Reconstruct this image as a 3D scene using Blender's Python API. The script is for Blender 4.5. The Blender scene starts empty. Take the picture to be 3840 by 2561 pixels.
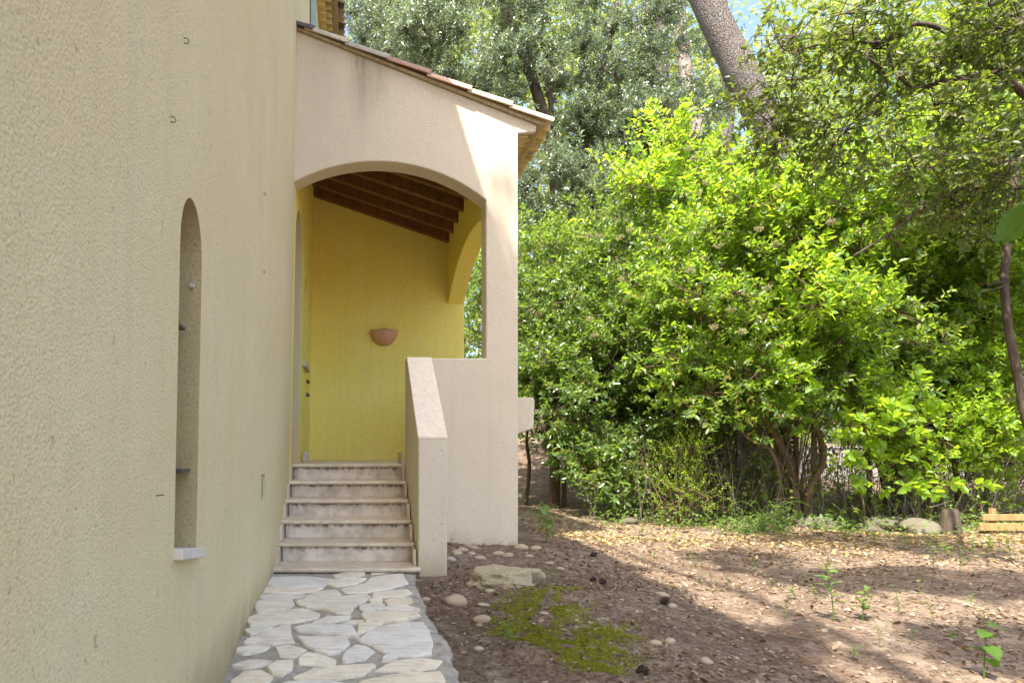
import bpy, bmesh, math, random
import numpy as np
from mathutils import Vector, Matrix, noise
from mathutils.geometry import tessellate_polygon

random.seed(7)
rng = np.random.default_rng(7)
C = bpy.context.scene.collection
SC = bpy.context.scene

# ------------------------------------------------------------------ camera
F, CX, CY, EYE = 2500.0, 1316.0, 1690.0, 1.05        # focal length in photo pixels, vanishing point, eye height
cam_d = bpy.data.cameras.new('camera')
cam = bpy.data.objects.new('camera', cam_d); C.objects.link(cam)
cam.location = (0, 0, EYE); cam.rotation_euler = (math.radians(90), 0, 0)
cam_d.sensor_width = 36; cam_d.lens = F/3840*36
cam_d.shift_x = (1920-CX)/3840; cam_d.shift_y = (CY-1280.5)/3840
cam_d.clip_start = 0.05; cam_d.clip_end = 600
cam_d.dof.use_dof = True; cam_d.dof.focus_distance = 7.5; cam_d.dof.aperture_fstop = 7.0
SC.camera = cam

# ------------------------------------------------------------------ light
SUN = Vector((-0.315, -0.50, 1.0)).normalized()        # direction towards the sun
EL = math.asin(SUN.z); AZ = math.atan2(SUN.x, SUN.y)
w = bpy.data.worlds.new('World'); SC.world = w; w.use_nodes = True
nt = w.node_tree; bg = nt.nodes['Background']
sky = nt.nodes.new('ShaderNodeTexSky'); sky.sky_type = 'NISHITA'; sky.sun_disc = False
sky.sun_elevation = EL; sky.sun_rotation = AZ
sky.air_density = 0.8; sky.dust_density = 4.0; sky.ozone_density = 2.0
nt.links.new(sky.outputs[0], bg.inputs[0]); bg.inputs[1].default_value = 0.15
sun_d = bpy.data.lights.new('sun', 'SUN'); sun_d.energy = 3.4; sun_d.angle = math.radians(0.55); sun_d.color = (1.0, 0.94, 0.84)
sun = bpy.data.objects.new('sun', sun_d); C.objects.link(sun)
sun.rotation_euler = SUN.to_track_quat('Z', 'Y').to_euler(); sun.location = (-6, -8, 20)
SC.view_settings.view_transform = 'Standard'; SC.view_settings.look = 'None'
SC.view_settings.exposure = 2.02; SC.view_settings.gamma = 1.0
SC.view_settings.use_curve_mapping = False
SC.cycles.max_bounces = 8; SC.cycles.diffuse_bounces = 5; SC.cycles.transmission_bounces = 4
SC.cycles.use_denoising = True

# ------------------------------------------------------------------ helpers
def px(x, y, d):
    """a photo pixel at distance d, as a point of the place"""
    return Vector(((x-CX)/F*d, d, EYE+(CY-y)/F*d))

def link(name, me, mat=None, parent=None, loc=None):
    o = bpy.data.objects.new(name, me); C.objects.link(o)
    if mat is not None and me is not None:
        for m in (mat if isinstance(mat, (list, tuple)) else [mat]): me.materials.append(m)
    if parent is not None: o.parent = parent
    if loc is not None: o.location = loc
    return o

def world_off(p):
    v = Vector((0, 0, 0))
    while p is not None: v += p.location; p = p.parent
    return v

def tag(o, label=None, cat=None, group=None, kind=None):
    if label: o['label'] = label
    if cat: o['category'] = cat
    if group: o['group'] = group
    if kind: o['kind'] = kind
    return o

def thing(name, loc, label, cat, group=None):
    o = bpy.data.objects.new(name, None); C.objects.link(o); o.location = loc
    o.empty_display_size = .1
    return tag(o, label, cat, group)

class MB:
    """collects geometry in world coordinates, then links it as one mesh object"""
    def __init__(s): s.v = []; s.f = []; s.m = []
    def add(s, vs, fs, mi=0):
        n = len(s.v); s.v += [tuple(p) for p in vs]
        s.f += [tuple(i+n for i in f) for f in fs]; s.m += [mi]*len(fs)
    def box(s, a, b, mi=0):
        x0, y0, z0 = a; x1, y1, z1 = b
        s.add([(x0,y0,z0),(x1,y0,z0),(x1,y1,z0),(x0,y1,z0),(x0,y0,z1),(x1,y0,z1),(x1,y1,z1),(x0,y1,z1)],
              [(0,3,2,1),(4,5,6,7),(0,1,5,4),(1,2,6,5),(2,3,7,6),(3,0,4,7)], mi)
    def prism(s, poly, fa, fb, mi=0, mside=None):
        """poly: 2D points; fa / fb map a 2D point to the two end faces"""
        n = len(poly)
        s.add([fa(p) for p in poly]+[fb(p) for p in poly],
              [tuple(range(n-1,-1,-1)), tuple(range(n,2*n))], mi)
        k = len(s.v)-2*n
        s.f += [(k+i, k+(i+1)%n, k+n+(i+1)%n, k+n+i) for i in range(n)]
        s.m += [mi if mside is None else mside]*n
    def tube(s, pts, rad, n=6, cap=True, mi=0):
        pts = [Vector(p) for p in pts]; k = len(pts)
        if not hasattr(rad, '__len__'): rad = [rad]*k
        t = (pts[1]-pts[0]).normalized()
        u = t.orthogonal().normalized(); vs = []
        for i in range(k):
            if i < k-1: t2 = (pts[i+1]-pts[i])
            if i > 0: t2 = (pts[min(i+1,k-1)]-pts[i-1])
            if t2.length < 1e-9: t2 = t
            t2 = t2.normalized(); u = (u-t2*u.dot(t2)); u = u.normalized() if u.length > 1e-6 else t2.orthogonal().normalized()
            b = t2.cross(u)
            for j in range(n):
                a = 2*math.pi*j/n
                vs.append(pts[i]+(u*math.cos(a)+b*math.sin(a))*rad[i])
        fs = [(i*n+j, i*n+(j+1)%n, (i+1)*n+(j+1)%n, (i+1)*n+j) for i in range(k-1) for j in range(n)]
        if cap: fs += [tuple(range(n-1,-1,-1)), tuple(range((k-1)*n, k*n))]
        s.add(vs, fs, mi)
    def build(s, name, mat, parent=None, bevel=0, smooth=False, at=None):
        off = world_off(parent)
        loc = Vector(at)-off if at is not None else None
        o0 = off+(loc if loc is not None else Vector((0,0,0)))
        me = bpy.data.meshes.new(name)
        me.from_pydata([(p[0]-o0.x, p[1]-o0.y, p[2]-o0.z) for p in s.v], [], s.f)
        bm = bmesh.new(); bm.from_mesh(me); bmesh.ops.recalc_face_normals(bm, faces=bm.faces); bm.to_mesh(me); bm.free()
        o = link(name, me, mat, parent, loc)
        if len(set(s.m)) > 1: me.polygons.foreach_set('material_index', s.m)
        if smooth: me.polygons.foreach_set('use_smooth', [True]*len(me.polygons))
        if bevel:
            b = o.modifiers.new('bevel', 'BEVEL'); b.width = bevel; b.segments = 2; b.limit_method = 'ANGLE'; b.angle_limit = math.radians(40)
        return o

def mesh_np(name, verts, faces):
    """verts (N,3), faces list of int arrays (M,k)"""
    me = bpy.data.meshes.new(name)
    faces = [f for f in faces if len(f)]
    me.vertices.add(len(verts)); me.vertices.foreach_set('co', np.ascontiguousarray(verts, dtype=np.float32).ravel())
    nl = sum(f.size for f in faces); npoly = sum(len(f) for f in faces)
    me.loops.add(nl); me.polygons.add(npoly)
    me.loops.foreach_set('vertex_index', np.concatenate([f.ravel() for f in faces]).astype(np.int32))
    st = []; k = 0
    for f in faces: st.append(k+np.arange(len(f))*f.shape[1]); k += f.size
    me.polygons.foreach_set('loop_start', np.concatenate(st).astype(np.int32))
    me.update(calc_edges=True); me.validate()
    return me

def nrm(a): return a/np.maximum(np.linalg.norm(a, axis=1, keepdims=True), 1e-9)

def leaf_arrays(pos, d, n, L, W, detail=1, fold=.18, droop=.1):
    """leaf blades: verts and faces. detail 0 = folded rhomb, 1 = six-point blade"""
    N = len(pos); d = nrm(d); n = nrm(n-d*np.sum(n*d, axis=1, keepdims=True)); s = np.cross(d, n)
    L = np.broadcast_to(np.asarray(L, float), (N,))[:,None]; W = np.broadcast_to(np.asarray(W, float), (N,))[:,None]
    if detail == 0:
        mid = pos+d*L*.48+n*W*fold
        v = np.stack([pos, mid+s*W*.5, pos+d*L-n*L*droop, mid-s*W*.5], 1).reshape(-1,3)
        b = np.arange(N)[:,None]*4
        return v, [np.concatenate([b+np.array([[0,1,2]]), b+np.array([[0,2,3]])])]
    a = pos+d*L*.28+n*W*fold; c = pos+d*L*.66+n*W*fold*.8-n*L*droop*.4
    v = np.stack([pos, a+s*W*.46, c+s*W*.42, pos+d*L-n*L*droop, c-s*W*.42, a-s*W*.46], 1).reshape(-1,3)
    b = np.arange(N)[:,None]*6
    return v, [np.concatenate([b+np.array([[0,1,2,3]]), b+np.array([[0,3,4,5]])])]

def sticks(p0, p1, r0, r1):
    """three-sided sticks between arrays of points"""
    d = nrm(p1-p0); ref = np.where(np.abs(d[:,2:3])<.9, np.array([[0,0,1.]]), np.array([[1.,0,0]]))
    u = nrm(np.cross(d, ref)); b = np.cross(d, u); vs = []
    r0 = np.broadcast_to(np.asarray(r0,float),(len(p0),))[:,None]; r1 = np.broadcast_to(np.asarray(r1,float),(len(p0),))[:,None]
    for p, r in ((p0,r0),(p1,r1)):
        for k in range(3):
            a = 2*math.pi*k/3; vs.append(p+(u*math.cos(a)+b*math.sin(a))*r)
    v = np.stack(vs,1).reshape(-1,3); bb = np.arange(len(p0))[:,None]*6
    return v, np.concatenate([bb+np.array([[i,(i+1)%3,3+(i+1)%3,3+i]]) for i in range(3)])

# ------------------------------------------------------------------ materials
def mat_new(name):
    m = bpy.data.materials.new(name); m.use_nodes = True
    return m, m.node_tree, m.node_tree.nodes['Principled BSDF']
def N(t, typ, **kw):
    n = t.nodes.new(typ)
    for k, v in kw.items(): setattr(n, k, v)
    return n
def coords(t, scale=(1,1,1)):
    tc = N(t,'ShaderNodeTexCoord'); mp = N(t,'ShaderNodeMapping'); mp.inputs['Scale'].default_value = scale
    t.links.new(tc.outputs['Object'], mp.inputs[0]); return mp.outputs[0]
def noise_n(t, vec, scale, detail=4, rough=.55):
    n = N(t,'ShaderNodeTexNoise'); n.inputs['Scale'].default_value = scale; n.inputs['Detail'].default_value = detail
    n.inputs['Roughness'].default_value = rough; t.links.new(vec, n.inputs['Vector']); return n.outputs['Fac']
def ramp(t, fac, stops):
    r = N(t,'ShaderNodeValToRGB'); e = r.color_ramp.elements
    while len(e) < len(stops): e.new(.5)
    for k,(p,c) in enumerate(stops): e[k].position = p; e[k].color = (*c,1) if len(c)==3 else c
    t.links.new(fac, r.inputs[0]); return r.outputs[0]
def mix(t, fac, a, b, mode='MIX'):
    m = N(t,'ShaderNodeMix', data_type='RGBA', blend_type=mode)
    if isinstance(fac,(int,float)): m.inputs[0].default_value = fac
    else: t.links.new(fac, m.inputs[0])
    for s, i in ((a,6),(b,7)):
        if isinstance(s, tuple): m.inputs[i].default_value = (*s,1)
        else: t.links.new(s, m.inputs[i])
    return m.outputs[2]
def math_n(t, op, a, b=None, clamp=False):
    m = N(t,'ShaderNodeMath', operation=op); m.use_clamp = clamp
    for k, s in enumerate((a,b)):
        if s is None: continue
        if isinstance(s,(int,float)): m.inputs[k].default_value = s
        else: t.links.new(s, m.inputs[k])
    return m.outputs[0]
def bump(t, b, h, strength, dist):
    n = N(t,'ShaderNodeBump'); n.inputs['Strength'].default_value = strength; n.inputs['Distance'].default_value = dist
    t.links.new(h, n.inputs['Height']); t.links.new(n.outputs[0], b.inputs['Normal'])
def xyz(t):
    tc = N(t,'ShaderNodeNewGeometry'); s = N(t,'ShaderNodeSeparateXYZ'); t.links.new(tc.outputs['Position'], s.inputs[0]); return s.outputs
def band(t, v, lo, hi):
    """0 below lo, 1 above hi"""
    m = N(t,'ShaderNodeMapRange', interpolation_type='SMOOTHSTEP'); m.inputs[1].default_value = lo; m.inputs[2].default_value = hi
    t.links.new(v, m.inputs[0]); return m.outputs[0]

def stucco(name, col, col2, grain=75, strength=.55, dist=.006, stains='none', foot=True):
    m, t, b = mat_new(name); v = coords(t)
    vor = N(t,'ShaderNodeTexVoronoi', feature='SMOOTH_F1'); vor.inputs['Scale'].default_value = grain*1.1
    t.links.new(v, vor.inputs['Vector'])
    g = noise_n(t, v, grain, 6, .6); big = noise_n(t, v, 1.3, 5, .6); mid = noise_n(t, v, 9, 4)
    h = math_n(t,'ADD', g, math_n(t,'MULTIPLY', vor.outputs['Distance'], -.8))
    c = mix(t, ramp(t, big, [(.35,(0,0,0)),(.7,(1,1,1))]), col, col2)
    c = mix(t, math_n(t,'MULTIPLY', ramp(t, g, [(.36,(1,1,1)),(.5,(0,0,0))]), .4), c, tuple(x*.55 for x in col))
    c = mix(t, math_n(t,'MULTIPLY', ramp(t, mid, [(.5,(0,0,0)),(.75,(1,1,1))]), .22), c, tuple(x*.8 for x in col2))
    pit = noise_n(t, v, 34, 2, .4)
    c = mix(t, math_n(t,'MULTIPLY', ramp(t, pit, [(.70,(0,0,0)),(.76,(1,1,1))]), .55), c, tuple(x*.42 for x in col))
    p = xyz(t)
    st = noise_n(t, coords(t,(7,7,.22)), 1.6, 5, .6)                         # rain streaks
    c = mix(t, math_n(t,'MULTIPLY', ramp(t, st, [(.5,(0,0,0)),(.75,(1,1,1))]), .11), c, (.36,.32,.22))
    if stains == 'porch':                                                    # the dark run-off marks under the verge tiles
        for xc, wd, z0, z1, amt in ((.10,.10,4.0,4.95,.75),(.27,.09,4.35,4.8,.4),(-.25,.16,4.3,5.1,.25)):
            dx = math_n(t,'DIVIDE', math_n(t,'SUBTRACT', p[0], xc), wd)
            gx = math_n(t,'POWER', 2.718, math_n(t,'MULTIPLY', math_n(t,'MULTIPLY', dx, dx), -1.0))
            k = math_n(t,'MULTIPLY', math_n(t,'MULTIPLY', gx, band(t, p[2], z0, z1)), math_n(t,'MULTIPLY', ramp(t, noise_n(t, coords(t,(14,14,1.5)), 2, 5), [(.25,(.3,)*3),(.65,(1,)*3)]), amt))
            c = mix(t, k, c, (.20,.185,.115))
    if foot:                                                                 # damp foot of the wall
        wob = math_n(t,'ADD', p[2], math_n(t,'MULTIPLY', noise_n(t, v, 5, 5), -.28))
        k = math_n(t,'SUBTRACT', 1.0, band(t, wob, -.26, .15), True)
        c = mix(t, math_n(t,'MULTIPLY', k, .7), c, (.30,.215,.10))
    t.links.new(c, b.inputs['Base Color']); b.inputs['Roughness'].default_value = .95; b.inputs['Specular IOR Level'].default_value = .35
    bump(t, b, h, strength, dist)
    return m

def plain(name, col, rough=.7, var=.25, scale=12, bmp=.2, col2=None, metal=0, spec=.3):
    m, t, b = mat_new(name); v = coords(t); n = noise_n(t, v, scale, 6, .6)
    c2 = col2 or tuple(x*(1-var*1.6) for x in col)
    oi = N(t,'ShaderNodeObjectInfo'); tint = math_n(t,'ADD', math_n(t,'MULTIPLY', oi.outputs['Random'], .3), .85)
    c = mix(t, ramp(t, n, [(.3,(0,0,0)),(.7,(1,1,1))]), col, c2)
    hsv = N(t,'ShaderNodeHueSaturation'); t.links.new(c, hsv.inputs['Color']); t.links.new(tint, hsv.inputs['Value'])
    t.links.new(hsv.outputs[0], b.inputs['Base Color']); b.inputs['Roughness'].default_value = rough; b.inputs['Metallic'].default_value = metal
    b.inputs['Specular IOR Level'].default_value = spec
    if bmp: bump(t, b, noise_n(t, v, scale*5, 6, .65), bmp, .01)
    return m

def by_object(name, cols, rough=.85, scale=14, dirt=(.1,.09,.06), dirt_amt=.5, bmp=.4, layered=False):
    """one material, whose base colour differs from piece to piece"""
    m, t, b = mat_new(name); v = coords(t)
    oi = N(t,'ShaderNodeObjectInfo'); n = len(cols)
    base = ramp(t, oi.outputs['Random'], [(i/(n-1) if n>1 else 0, c) for i,c in enumerate(cols)])
    off = N(t,'ShaderNodeVectorMath', operation='ADD'); t.links.new(v, off.inputs[0])
    sc = N(t,'ShaderNodeVectorMath', operation='SCALE'); t.links.new(oi.outputs['Location'], sc.inputs[0]); sc.inputs[3].default_value = 3.7
    t.links.new(sc.outputs[0], off.inputs[1]); vv = off.outputs[0]
    f = noise_n(t, vv, scale, 7, .65); f2 = noise_n(t, vv, scale*.25, 4)
    c = mix(t, math_n(t,'MULTIPLY', ramp(t, f, [(.45,(0,0,0)),(.72,(1,1,1))]), dirt_amt), base, dirt)
    c = mix(t, math_n(t,'MULTIPLY', ramp(t, f2, [(.4,(0,0,0)),(.7,(1,1,1))]), .35), c, mix(t, .5, base, (.9,.85,.75), 'MULTIPLY'))
    h = f
    if layered:
        mp = N(t,'ShaderNodeMapping'); mp.inputs['Scale'].default_value = (2.2,16,4); mp.inputs['Rotation'].default_value = (0,0,.25); t.links.new(vv, mp.inputs[0])
        lay = noise_n(t, mp.outputs[0], 3.0, 6, .6)
        c = mix(t, math_n(t,'MULTIPLY', ramp(t, lay, [(.36,(1,1,1)),(.46,(0,0,0))]), .45), c, (.36,.32,.26))
        h = math_n(t,'ADD', math_n(t,'MULTIPLY', ramp(t, lay, [(.35,(0,0,0)),(.6,(1,1,1))]), 1.4), f)
    t.links.new(c, b.inputs['Base Color']); b.inputs['Roughness'].default_value = rough; b.inputs['Specular IOR Level'].default_value = .25
    bump(t, b, h, bmp, .008)
    return m

def leaf_mat(name, cols, trans, tmix=.4, rough=.38, spec=.5):
    """cols: colours picked leaf by leaf; trans: the tint of light through the blade"""
    m, t, b = mat_new(name)
    g = N(t,'ShaderNodeNewGeometry'); n = len(cols)
    c = ramp(t, g.outputs['Random Per Island'], [(i/(n-1), x) for i,x in enumerate(cols)])
    t.links.new(c, b.inputs['Base Color']); b.inputs['Roughness'].default_value = rough; b.inputs['Specular IOR Level'].default_value = spec
    tr = N(t,'ShaderNodeBsdfTranslucent'); t.links.new(mix(t, .75, c, trans), tr.inputs[0])
    ms = N(t,'ShaderNodeMixShader'); ms.inputs[0].default_value = tmix
    out = t.nodes['Material Output']
    t.links.new(b.outputs[0], ms.inputs[1]); t.links.new(tr.outputs[0], ms.inputs[2]); t.links.new(ms.outputs[0], out.inputs[0])
    return m

def bark(name, col, col2, scale=9, bmp=.9, plates=False):
    m, t, b = mat_new(name); v = coords(t,(1,1,.28))
    n = noise_n(t, v, scale, 7, .65)
    if plates:
        vo = N(t,'ShaderNodeTexVoronoi', feature='DISTANCE_TO_EDGE'); vo.inputs['Scale'].default_value = scale*1.2
        wv = N(t,'ShaderNodeVectorMath', operation='ADD'); t.links.new(coords(t,(1,1,.55)), wv.inputs[0])
        nz = N(t,'ShaderNodeTexNoise'); nz.inputs['Scale'].default_value = 7; t.links.new(coords(t), nz.inputs['Vector'])
        sc = N(t,'ShaderNodeVectorMath', operation='SCALE'); sc.inputs[3].default_value = .12; t.links.new(nz.outputs['Color'], sc.inputs[0])
        t.links.new(sc.outputs[0], wv.inputs[1]); t.links.new(wv.outputs[0], vo.inputs['Vector'])
        e = ramp(t, vo.outputs['Distance'], [(.0,(.35,.35,.35)),(.16,(1,1,1))])
        n = math_n(t,'MULTIPLY', e, math_n(t,'ADD', n, .35))
    c = ramp(t, n, [(.25,col2),(.62,col)])
    t.links.new(c, b.inputs['Base Color']); b.inputs['Roughness'].default_value = .95; b.inputs['Specular IOR Level'].default_value = .1
    bump(t, b, n, bmp, .03)
    return m

M = {}
M['wall'] = stucco('beige_render', (.70,.575,.315), (.74,.625,.375), 125, .8, .006)
M['porch'] = stucco('pink_beige_render', (.64,.55,.405), (.69,.60,.45), 90, .6, .006, 'porch')
M['yellow'] = stucco('yellow_paint', (.92,.78,.17), (.93,.80,.25), 60, .18, .003, foot=False)
M['slit_shade'] = stucco('shaded_slit_render', (.44,.345,.17), (.49,.39,.21), 90, .5, .004)  # wall render made browner: the shade inside the window slit is put into its colour
M['coping'] = plain('smooth_render', (.78,.67,.50), .9, .12, 20, .25)
M['marble'] = plain('worn_marble', (.72,.62,.47), .5, .15, 9, .12, (.50,.41,.29), spec=.4)
M['sill'] = plain('white_sill', (.62,.57,.48), .6, .1, 16, .15)
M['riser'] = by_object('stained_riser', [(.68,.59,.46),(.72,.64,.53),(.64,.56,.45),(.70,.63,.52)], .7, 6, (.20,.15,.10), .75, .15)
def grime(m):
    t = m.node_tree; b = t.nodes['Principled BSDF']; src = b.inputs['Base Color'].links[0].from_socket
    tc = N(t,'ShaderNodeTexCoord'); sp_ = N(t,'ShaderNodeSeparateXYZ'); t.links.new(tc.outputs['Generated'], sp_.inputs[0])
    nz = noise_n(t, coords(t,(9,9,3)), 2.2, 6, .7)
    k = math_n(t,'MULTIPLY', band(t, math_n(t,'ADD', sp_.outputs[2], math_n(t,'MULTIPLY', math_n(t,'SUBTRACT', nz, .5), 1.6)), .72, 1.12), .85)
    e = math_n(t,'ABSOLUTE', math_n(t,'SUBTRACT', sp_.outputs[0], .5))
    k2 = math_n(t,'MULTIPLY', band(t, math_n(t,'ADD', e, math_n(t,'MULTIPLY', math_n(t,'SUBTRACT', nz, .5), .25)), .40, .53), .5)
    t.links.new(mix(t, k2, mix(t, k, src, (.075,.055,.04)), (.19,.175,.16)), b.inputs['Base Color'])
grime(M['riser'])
M['rafter'] = bark('dark_stained_wood', (.25,.125,.05), (.15,.07,.026), 14, .25)
M['boards'] = bark('dark_stained_boards', (.13,.06,.022), (.08,.035,.013), 12, .2)
M['tile'] = by_object('clay_tile', [(.44,.33,.25),(.56,.37,.25),(.62,.52,.35),(.52,.43,.30),(.62,.47,.33),(.46,.38,.29),(.60,.42,.30)], .9, 16, (.24,.20,.13), .55, .4)
M['genoise'] = by_object('eave_tile', [(.68,.54,.22),(.56,.38,.14),(.70,.60,.30),(.52,.36,.14)], .9, 14, (.20,.14,.06), .5, .4)
M['slate_tile'] = by_object('sooty_tile', [(.10,.085,.10),(.13,.11,.12)], .85, 14, (.25,.2,.2), .4, .4)
M['mortar'] = plain('grey_mortar', (.48,.435,.35), .95, .25, 16, 1.0, (.25,.22,.17))
M['lime'] = plain('lime_mortar', (.58,.48,.29), .95, .25, 22, .8)
M['flag'] = by_object('flagstone', [(.80,.71,.53),(.70,.66,.58),(.84,.75,.56),(.74,.66,.52),(.78,.67,.47),(.72,.68,.60)], .8, 10, (.30,.25,.18), .32, .5, True)
M['terracotta'] = plain('terracotta', (.50,.25,.13), .75, .2, 22, .3, (.60,.36,.22))
M['green'] = plain('grey_green_paint', (.36,.44,.38), .6, .15, 20, .1)
M['iron'] = plain('dull_iron', (.12,.12,.10), .6, .2, 30, .2, metal=.6)
M['dark'] = plain('dark_wood_door', (.10,.075,.05), .7, .2, 8, .2)
M['pebble'] = by_object('river_pebble', [(.36,.27,.17),(.42,.34,.24),(.33,.25,.16),(.40,.35,.28),(.38,.27,.18)], .75, 18, (.25,.2,.14), .35, .2)
M['rock'] = by_object('grey_rock', [(.13,.11,.08),(.10,.088,.066),(.15,.125,.092)], .95, 9, (.10,.12,.05), .6, .9)
M['lichen'] = plain('lichen_stone', (.60,.50,.34), .95, .35, 16, 1.0, (.30,.25,.13))
M['drystone'] = by_object('wall_stone', [(.20,.17,.13),(.26,.22,.17),(.15,.13,.10)], .95, 8, (.12,.11,.09), .5, .7)
M['plank'] = bark('raw_plank', (.36,.235,.105), (.22,.135,.055), 11, .3)
M['pinecone'] = plain('pine_cone_scale', (.085,.055,.035), .8, .3, 40, .2)
M['bark_oak'] = bark('oak_bark', (.115,.09,.065), (.03,.024,.018), 16, .9)
M['bark_shrub'] = bark('shrub_bark', (.20,.135,.085), (.085,.055,.035), 20, .7)
M['bark_pine'] = bark('pine_bark', (.19,.165,.145), (.075,.062,.052), 17, .9, True)
M['bark_grey'] = bark('grey_bark', (.26,.22,.185), (.07,.055,.045), 10, 1.0)
M['leaf_vib'] = leaf_mat('laurustinus_leaf', [(.035,.070,.026),(.060,.115,.030),(.090,.175,.028),(.125,.225,.026),(.075,.145,.038),(.150,.245,.030),(.19,.20,.035),(.20,.14,.05)], (.50,.74,.03), .55, .33, .8)
M['leaf_deep'] = leaf_mat('deep_green_leaf', [(.050,.092,.028),(.078,.140,.030),(.105,.175,.032),(.062,.112,.042),(.14,.20,.04)], (.42,.62,.04), .42, .36, .7)
M['leaf_deep_second'] = leaf_mat('deep_second_row_leaf', [(.06,.10,.030),(.085,.14,.032),(.11,.17,.04)], (.40,.55,.05), .38, .4, .5)
M['leaf_second'] = leaf_mat('second_row_leaf', [(.09,.16,.025),(.13,.22,.028),(.16,.25,.03),(.19,.25,.035)], (.55,.72,.04), .5, .42, .5)
M['leaf_bright'] = leaf_mat('young_leaf', [(.13,.24,.022),(.17,.30,.024),(.15,.27,.03),(.20,.32,.03)], (.66,.88,.04), .6, .38, .6)
M['leaf_ilex'] = leaf_mat('holm_oak_leaf', [(.060,.105,.062),(.10,.155,.090),(.18,.225,.14),(.08,.13,.055),(.28,.31,.22)], (.38,.48,.17), .27, .30, 1.0)
M['leaf_hang'] = leaf_mat('hanging_oak_leaf', [(.042,.060,.020),(.060,.090,.022),(.09,.140,.024),(.11,.080,.035),(.055,.085,.022)], (.40,.54,.03), .35, .45, .4)
M['leaf_far'] = leaf_mat('far_leaf', [(.19,.24,.06),(.25,.31,.07),(.30,.36,.09),(.20,.26,.10)], (.62,.70,.14), .45, .5, .3)
M['needle'] = leaf_mat('pine_needles', [(.05,.085,.03),(.08,.13,.04),(.065,.11,.03)], (.3,.42,.06), .3, .5, .3)
M['leaf_near'] = leaf_mat('near_leaf', [(.055,.12,.018),(.065,.14,.02)], (.30,.52,.03), .38, .6, .2)
M['weed'] = leaf_mat('weed_leaf', [(.085,.16,.035),(.12,.20,.045),(.15,.22,.06)], (.40,.55,.08), .4, .45, .4)
M['mossm'] = leaf_mat('moss_blade', [(.26,.27,.03),(.33,.33,.04),(.21,.22,.03)], (.35,.45,.04), .25, .8, .1)
M['litter'] = leaf_mat('dead_leaf', [(.20,.13,.075),(.33,.24,.15),(.10,.065,.04),(.44,.34,.23),(.07,.045,.028),(.44,.38,.28)], (.5,.3,.1), .15, .75, .15)
M['litter_y'] = leaf_mat('yellow_dead_leaf', [(.34,.23,.11),(.42,.32,.19),(.22,.14,.07),(.48,.37,.13),(.16,.105,.06)], (.6,.45,.1), .2, .7, .2)
M['dead_needle'] = leaf_mat('dead_needle', [(.21,.13,.08),(.14,.085,.055),(.30,.21,.14)], (.4,.25,.1), .05, .8, .1)
M['seed'] = plain('pale_seed_head', (.27,.25,.11), .9, .2, 60, 0)
M['twig_grey'] = plain('grey_dry_stem', (.24,.19,.14), .9, .3, 20, .2)
M['twig'] = plain('dry_twig', (.20,.145,.10), .9, .3, 30, .3)

def ground_mat():
    m, t, b = mat_new('leaf_mould_soil'); v = coords(t)
    a = noise_n(t, v, .9, 6, .6); f = noise_n(t, v, 38, 7, .7); md = noise_n(t, v, 6, 6, .6)
    c = mix(t, ramp(t, a, [(.35,(0,0,0)),(.65,(1,1,1))]), (.17,.122,.086), (.275,.208,.152))
    c = mix(t, ramp(t, f, [(.38,(1,1,1)),(.56,(0,0,0))]), c, (.085,.055,.037))
    c = mix(t, math_n(t,'MULTIPLY', ramp(t, md, [(.52,(0,0,0)),(.68,(1,1,1))]), .55), c, (.38,.30,.225))
    p = xyz(t)                                                              # pale fine soil in front of the mossy patch
    t.links.new(c, b.inputs['Base Color']); b.inputs['Roughness'].default_value = .97; b.inputs['Specular IOR Level'].default_value = .1
    bump(t, b, math_n(t,'ADD', f, md), .9, .02)
    return m
M['soil'] = ground_mat()

# ------------------------------------------------------------------ ground
PD = [(-6,-.75),(2.0,-.29),(3.0,-.17),(3.4,-.11),(3.9,-.03),(4.5,.006),(5.4,.034),(60,.034)]
def z_path(y): return float(np.interp(y, [a for a,_ in PD], [b for _,b in PD]))
def sm(x, a, b):
    k = min(max((x-a)/(b-a), 0), 1); return k*k*(3-2*k)
def z_ground(x, y):
    z = z_path(y)-.035
    near = 1-sm(x, 1.9, 3.0)
    z += near*sm(y, 5.4, 6.6)*.12
    z -= .05*sm(x, 3, 5)*(1-sm(y, 5, 8))
    z += .10*sm(x, .75, 1.3)*(1-sm(x, 1.8, 2.6))*sm(y,2.6,3.2)*(1-sm(y, 4.6, 5.4))           # mossy hump
    z += 2.6*sm(y, 12.5, 22)*(1-sm(x-.22*y, 2.2, 5.0))                                       # bank rising behind the porch
    z += 2.0*sm(y, 45, 90)
    v = Vector((x, y, 0))
    far = min(1, 4/max(abs(y), 1e-3))
    z += .035*noise.noise(v*.8)+.022*noise.noise(v*2.7+Vector((3,1,0)))+far*.009*noise.noise(v*11)
    return z

def spaced(lo, hi, fine_lo, fine_hi, fine, grow=1.18):
    a = list(np.arange(fine_lo, fine_hi, fine)); s = fine
    while a[-1] < hi: s *= grow; a.append(a[-1]+s)
    s = fine; b = []
    x = fine_lo
    while x > lo: s *= grow; x -= s; b.append(x)
    return np.array(b[::-1]+a)
gx = spaced(-30, 260, .5, 7.5, .05); gy = spaced(-20, 300, 2.6, 9.0, .05)
gv = np.array([(x, y, z_ground(x, y)) for y in gy for x in gx])
nx, ny = len(gx), len(gy)
ii = (np.arange(ny-1)[:,None]*nx+np.arange(nx-1)[None,:]).ravel()[:,None]
g_me = mesh_np('ground', gv, [ii+np.array([[0,1,nx+1,nx]])])
g_me.polygons.foreach_set('use_smooth', [True]*len(g_me.polygons))
tag(link('ground', g_me, M['soil']), 'brown woodland soil of needles and dust in front of the shrubs', kind='structure')

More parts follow.
